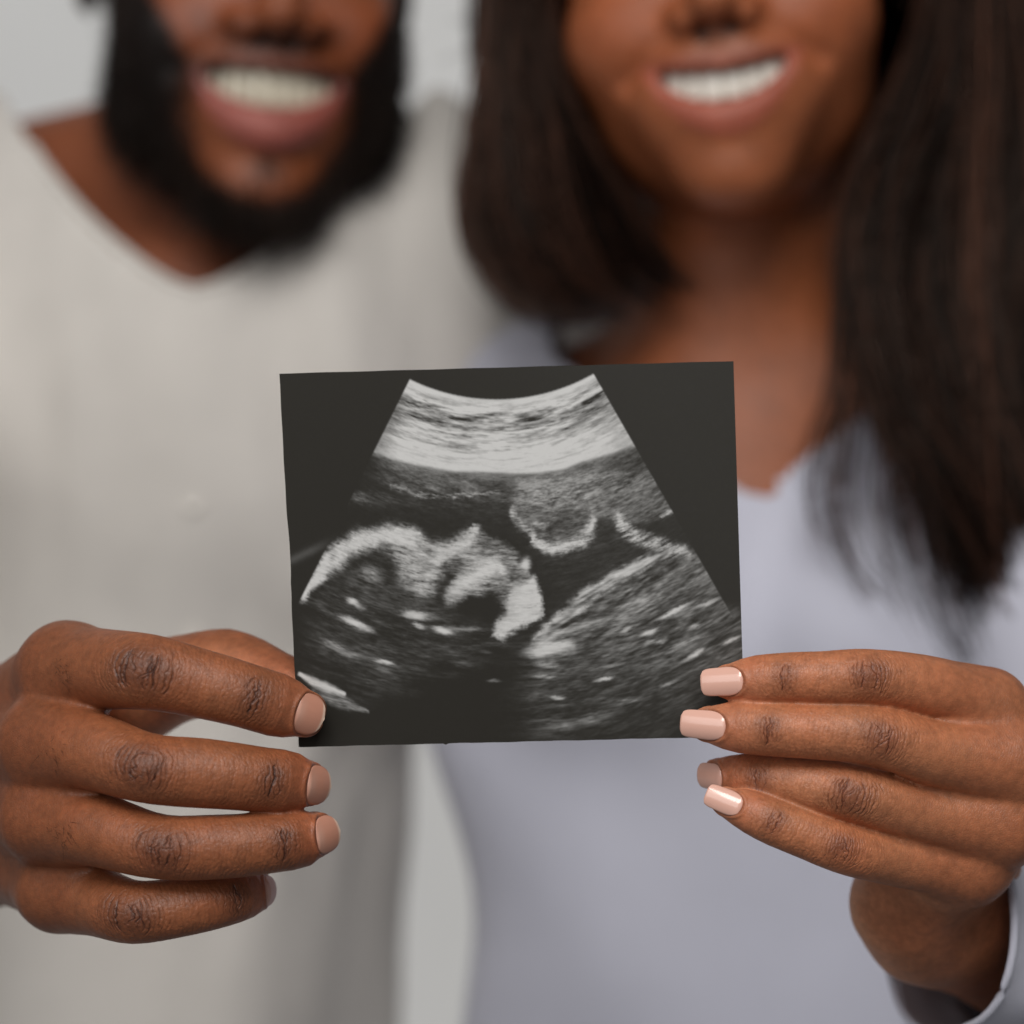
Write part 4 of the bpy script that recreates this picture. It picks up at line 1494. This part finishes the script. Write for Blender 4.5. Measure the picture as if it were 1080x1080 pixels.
def man_shirt(p):
    d = ellipsoid(p, (MX, 580, 60), (180, 122, 185))
    waist = ellipsoid(p, (-200, 582, -260), (168, 116, 330))
    # his flank turns away beside her
    waist = smax(waist, (p - np.array([-114.0, 478.0, -126.0])) @ np.array([0.90, -0.42, -0.09]), 16)
    d = smin(d, waist, 30)
    d = smin(d, capsule(p, SH_R, SH_L, 62, 60), 50)
    for s in (-1, 1):
        d = smin(d, capsule(p, (MX + s * 30, 592, 166), (MX + s * 130, 588, 158), 50, 46), 30)
    w = 0.5 * (W0 + W1)
    d = smin(d, capsule(p, SH_R, EL_M, 66, 54), 30)
    d = smin(d, capsule(p, EL_M, EL_M + (w - EL_M) * CUFF_M * 1.1, 54, 47), 25)
    d = smin(d, capsule(p, SH_L, (150, 672, -10), 60, 50), 30)
    d = smin(d, capsule(p, (150, 672, -10), (235, 606, -100), 50, 40), 25)
    # neck opening: a shell round the neck so that the collar stands
    return d


def man_drop(p):
    dx = np.abs(p[:, 0] - MX)
    bk = sstep(530, 610, p[:, 1])
    neck = np.minimum(p[:, 2] - (102 + 82 * bk + (0.46 - 0.34 * bk) * dx + 0.0052 * (1 - bk) * dx ** 2), 130 - dx)
    w = 0.5 * (W0 + W1)
    ax = w - EL_M
    t = ((p - EL_M) @ ax) / (ax @ ax)
    cuff = np.minimum((t - CUFF_M) * np.linalg.norm(ax), 80 - np.linalg.norm(p - EL_M - np.clip(t, 0, 1)[:, None] * ax, axis=1))
    return np.maximum.reduce([neck, cuff, -440 - p[:, 2], p[:, 0] - 236])


def man_relief(p, n):
    front = (n[:, 1] < 0.3).astype(float)
    x, z = p[:, 0], p[:, 2]
    r = 4.6 * fbm(np.stack([x / 34, p[:, 1] / 60, z / 110], 1), 5, 2)
    # pulls running from the collar and shoulder across the chest
    r += front * 5.0 * sstep(-60, 40, z) * sstep(0, 50, x - MX) * np.sin((x - MX) * 0.085 + z * 0.02 + 0.6)
    r += front * 2.0 * np.sin((x + 0.35 * z) * 0.055) * sstep(100, 0, z)
    # placket with a stitched edge
    xp = MX + 3 - 0.04 * (100 - z)
    r += front * (1.8 * (sstep(-16, -14.5, x - xp) - sstep(14.5, 16, x - xp)) - 1.0 * np.exp(-((np.abs(x - xp) - 12) / 1.2) ** 2))
    return r


linen = plain_material('cream_linen', lin(214, 208, 201), 0.85, 0.15, 0.03, 30.0, 0.15, 0.35)
v, q, edge = shell(man_shirt, (-460.0, 250.0, -450.0), (345.0, 740.0, 260.0), 5.0, man_drop, man_relief)
shirt_m = garment('shirt', v, q, linen, man_base, man)
# narrow collar band sewn along the neck opening
loop = rim_path(v, edge, lambda p: (p[:, 2] > 90) & (np.abs(p[:, 0] - MX) < 128), (MX, 575))
loop = loop[np.argsort(np.arctan2(loop[:, 0] - MX, 575 - loop[:, 1]))]
loop = loop[(loop[:, 1] < 566) & (np.abs(loop[:, 0] - MX) < 88)]
cv, cq = tubes(loop[None], np.full((1, len(loop)), 2.2), 8)
put('collar', mesh_from('collar', cv, cq, man_base), linen, shirt_m)
button_mat = plain_material('shirt_button', lin(212, 206, 198), 0.5, 0.5, 0.05, 200.0)
for zb_ in (70, 5, -60, -125, -190):
    xb = MX + 3 - 0.04 * (100 - zb_)
    ys = np.linspace(430, 600, 800)
    dd = man_shirt(np.stack([np.full(800, xb), ys, np.full(800, float(zb_))], 1))
    yb_ = ys[np.argmax(dd < 0)]
    bv_, bq_ = disc((xb, yb_ - 3.4, zb_), (0, -1, 0.05), 5.2, 1.1)
    put('button', mesh_from('button', bv_, bq_, man_base), button_mat, shirt_m)

# ----------------------------------------------------------------------------
# the woman
# ----------------------------------------------------------------------------
WX = 102.0
woman_base = (WX / 1000, 0.44, EYE - 0.45)
woman = thing('person', 'smiling woman with long dark hair in a lavender top, one hand on the scan print', 'person', woman_base, 'couple holding the print')
hw_ = Head(P(763, 91, 290), -8, 0, -6.5, False, 27, 6.2)
SL = np.array([228.0, 378.0, 30.0])            # her left shoulder, at the right of the picture
SR = np.array([24.0, 476.0, 44.0])


def woman_bust(p):
    d = hw_.sdf(p)
    nb = hw_.world([0, 24, -78])
    d = smin(d, capsule(p, nb, (WX, 428, 55), 49, 52), 18)
    d = smin(d, capsule(p, (WX, 432, 70), SR + np.array([12, 0, 2]), 36, 34), 25)
    d = smin(d, capsule(p, (WX, 430, 70), SL + np.array([-10, 4, 2]), 36, 34), 25)
    d = smin(d, ellipsoid(p, (WX, 440, -25), (112, 86, 110)), 22)
    return smax(d, -ellipsoid(p, (WX, 350, 58), (9, 9, 10)), 18)


bV, bQ = extract(woman_bust, hw_.o + np.array([-150.0, -150, -290]), hw_.o + np.array([170.0, 190, 140]), 2.6)
bC = hw_.tone(bV, lin(152, 86, 52), lin(162, 86, 66))
V, F = join_parts([(bV, bQ), (whV, whF)])
me = mesh_from('body', V, F, woman_base)
paint(me, 'tone', np.concatenate([bC, whC]))
put('body', me, SKIN_W, woman)
for f_, nl in zip(woman_hand.f, nails_w):
    v, fc, c = fingernail(f_, nl, polished_nail)
    me = mesh_from('fingernail', v, fc, woman_base)
    paint(me, 'tone', c)
    put('fingernail', me, NAIL_MAT_W, woman)
v, fc = make_teeth(hw_)
put('teeth', mesh_from('teeth', v, fc, woman_base), plain_material('white_enamel', lin(222, 217, 206), 0.3, 0.5, 0.02, 60.0), woman)
for s in (-1, 1):
    v, fc, c = make_eye(hw_, s)
    me = mesh_from('eye', v, fc, woman_base); paint(me, 'tone', c)
    put('eye', me, eye_mat, woman)


def woman_shirt(p):
    d = ellipsoid(p, (WX - 8, 445, -60), (138, 98, 150))
    d = smin(d, ellipsoid(p, (WX - 50, 378, -52), (58, 48, 58)), 24)
    d = smin(d, ellipsoid(p, (WX + 60, 356, -54), (56, 48, 56)), 24)
    d = smin(d, ellipsoid(p, (WX + 4, 440, -260), (129, 100, 260)), 40)
    d = smin(d, capsule(p, SR, SL, 44, 44), 34)
    d = smin(d, capsule(p, (WX, 432, 72), SR, 38, 42), 25)
    d = smin(d, capsule(p, (WX, 430, 72), SL, 38, 42), 25)
    w = 0.5 * (V0 + V1)
    d = smin(d, capsule(p, SL, EL_W, 50, 43), 24)
    d = smin(d, capsule(p, EL_W, EL_W + (w - EL_W) * 1.25, 43, 30), 18)
    d = smin(d, capsule(p, SR, (66, 600, -80), 44, 38), 24)
    d = smin(d, capsule(p, (66, 600, -80), (-95, 742, -60), 38, 34), 20)
    return d


def woman_drop(p):
    dx = np.abs(p[:, 0] - (WX + 2))
    neck = np.minimum(np.minimum(p[:, 2] - (6 + 0.78 * dx), 86 - dx), 460 - p[:, 1])
    neck = np.maximum(neck, np.minimum(p[:, 2] - 78, 80 - dx))
    w = 0.5 * (V0 + V1)
    ax = w - EL_W
    t = np.clip(((p - EL_W) @ ax) / (ax @ ax), 0, 1.4)
    cuff = np.minimum((p - P(1044, 960, 46)) @ np.array([-0.93, -0.34, 0.12]), 62 - np.linalg.norm(p - EL_W - t[:, None] * ax, axis=1))
    return np.maximum.reduce([neck, cuff, -440 - p[:, 2], np.minimum(-82 - p[:, 0], p[:, 1] - 640)])


def woman_relief(p, n):
    x, z = p[:, 0], p[:, 2]
    r = 1.3 * fbm(np.stack([x / 40, p[:, 1] / 60, z / 80], 1), 15, 2)
    r += 1.6 * np.sin(x * 0.05 + z * 0.035) * (n[:, 1] < 0.2) * sstep(0, -120, z)
    w = 0.5 * (V0 + V1)
    ax = w - EL_W
    L = np.linalg.norm(ax)
    t = ((p - EL_W) @ ax) / L ** 2
    arm = (np.linalg.norm(p - EL_W - np.clip(t, 0, 1)[:, None] * ax, axis=1) < 62) & (t > 0.05)
    return r + arm * (2.6 * fbm(np.stack([t * 9 + 0.03 * x, x / 45, z / 45], 1), 33, 2) + 1.0 * np.sin(t * 34 + x * 0.09 + 2 * noise(p / 30, 3)))


lav = plain_material('lavender_cotton', lin(203, 203, 216), 0.85, 0.15, 0.025, 25.0, 0.15, 0.3)
v, q, edge = shell(woman_shirt, (-140.0, -20.0, -450.0), (310.0, 790.0, 130.0), 4.5, woman_drop, woman_relief)
shirt_w = garment('shirt', v, q, lav, woman_base, woman)
axw = 0.5 * (V0 + V1) - EL_W; axw /= np.linalg.norm(axw)
e1 = np.cross(axw, [0, 0, 1.0]); e1 /= np.linalg.norm(e1); e2 = np.cross(axw, e1)
near_cuff = edge & (np.abs((v - P(1044, 960, 46)) @ np.array([-0.93, -0.34, 0.12])) < 4) & (np.linalg.norm(v - 0.5 * (V0 + V1), axis=1) < 75)
pc = v[near_cuff]; cc = pc.mean(0)
an = np.arctan2((pc - cc) @ e2, (pc - cc) @ e1)
hem = []
for tt in np.linspace(-np.pi, np.pi, 60, endpoint=False):
    wgt = np.exp(-(np.angle(np.exp(1j * (an - tt))) / 0.2) ** 2) + 1e-9
    hem.append((pc * wgt[:, None]).sum(0) / wgt.sum())
hem = np.array(hem)
cv, cq = tubes(np.r_[hem, hem[:2]][None], np.full((1, 62), 1.3), 8)
put('cuff', mesh_from('cuff', cv, cq, woman_base), lav, shirt_w)

# hair: a full head of long dark hair, parted, shoulder length on her right and longer over her left shoulder
hair_brown = hair_material('dark_brown_hair', lin(34, 20, 15), lin(76, 48, 38), 0.45)
left_guides = [
    [(60, 385, 358), (12, 380, 330), (-6, 372, 272), (-9, 364, 215), (-13, 352, 160), (-11, 346, 120), (0, 342, 96), (18, 338, 80)],
    [(74, 365, 362), (24, 350, 336), (6, 342, 272), (4, 344, 215), (4, 340, 160), (10, 336, 118), (24, 336, 92), (46, 338, 82)],
    [(86, 352, 362), (38, 322, 334), (17, 312, 272), (12, 322, 220), (24, 326, 172), (46, 334, 134), (60, 338, 108), (72, 342, 96)]]
right_guides = [
    [(95, 352, 362), (142, 322, 340), (172, 314, 278), (172, 320, 216), (160, 324, 175), (144, 326, 140), (134, 322, 95), (122, 312, 48), (112, 303, 24), (117, 300, -4), (142, 300, -26)],
    [(97, 352, 362), (150, 325, 340), (182, 318, 278), (184, 322, 216), (176, 322, 175), (160, 322, 140), (152, 318, 95), (160, 308, 55), (178, 300, 12), (194, 298, -36), (212, 298, -96)],
    [(99, 358, 362), (162, 340, 338), (202, 335, 272), (216, 335, 214), (222, 335, 170), (224, 330, 130), (220, 322, 90), (218, 312, 50), (222, 304, 10), (228, 300, -36), (228, 298, -108)],
    [(100, 378, 362), (170, 378, 334), (230, 378, 262), (256, 372, 200), (268, 362, 150), (276, 350, 110), (280, 338, 70), (280, 326, 30), (276, 316, -10), (270, 308, -56), (256, 304, -118)]]
back_guides = [
    [(58, 400, 360), (-4, 420, 320), (-14, 430, 240), (-8, 430, 170), (6, 428, 120)],
    [(80, 450, 362), (40, 478, 310), (36, 482, 230), (44, 478, 160), (52, 474, 105)],
    [(110, 450, 362), (150, 478, 310), (156, 482, 230), (152, 478, 150), (150, 474, 80)],
    [(102, 400, 362), (206, 420, 320), (228, 428, 240), (232, 424, 150), (228, 418, 60)]]
sets = [strands(left_guides, 2800, 60, 21, 26, 0.60, (0.86, 1.0), 3.5, 1.0, 3.5),
        strands(right_guides[1:], 3800, 40, 22, 32, 0.58, (0.88, 1.0), 8.0, 1.0, 6.0),
        strands(right_guides[:2], 150, 20, 23, 30, 0.6, (0.84, 1.0), 5.0, 0.8, 4.0),
        strands(back_guides, 2200, 20, 24, 18, 0.8, (0.85, 1.0), 2.5, 1.0, 4.0)]
hair_c = np.concatenate([s_[2] for s_ in sets])
v, fc = join_parts([s_[:2] for s_ in sets])
# the scalp under the hair
sc_n = normals_of(bV, bQ)
ql = hw_.local(bV)
scalp = (ql[:, 2] > np.interp(ql[:, 1], [-105, -75, -30, 20, 110], [86, 62, 20, -20, -70])) & (np.abs(ql[:, 0]) < 90)
sq = bQ[scalp[bQ].all(1)]
used = np.unique(sq); ix = -np.ones(len(bV), int); ix[used] = np.arange(len(used))
cap = (bV + sc_n * 4.0)[used]
si = rng.choice(np.flatnonzero(scalp), 3200)
away = np.sign(ql[si, 0] + 1e-6)[:, None] * hw_.R[:, 0][None, :] * 0.8 + hw_.R[:, 1][None, :] * 0.35 - hw_.R[:, 2][None, :] * 0.25
away -= (away * sc_n[si]).sum(1)[:, None] * sc_n[si]
sv_, sf_ = cap_strands(bV[si] + sc_n[si] * 5.5, sc_n[si] * 0.12, np.full(len(si), 32.0), 0.8, away, 5, 0.06, 77)
sc_c = np.repeat(HAIR_A + rng.uniform(0, 0.35, len(si))[:, None] * (HAIR_B - HAIR_A), 15, 0)
hair_c = np.concatenate([hair_c, sc_c])
v, fc = join_parts([(v, fc), (sv_, sf_), (cap, ix[sq])])
me = mesh_from('hair', v, fc, woman_base)
paint(me, 'tone', np.concatenate([hair_c, np.tile(HAIR_A, (len(cap), 1))]))
long_hair = attr_material('long_dark_hair', 'tone', 0.42, 0.24)
long_hair.node_tree.nodes['Principled BSDF'].inputs['Specular Tint'].default_value = (0.95, 0.8, 0.7, 1)
put('hair', me, long_hair, woman)
add_brows(hw_, 8, 2.6, hair_brown, woman_base, woman)
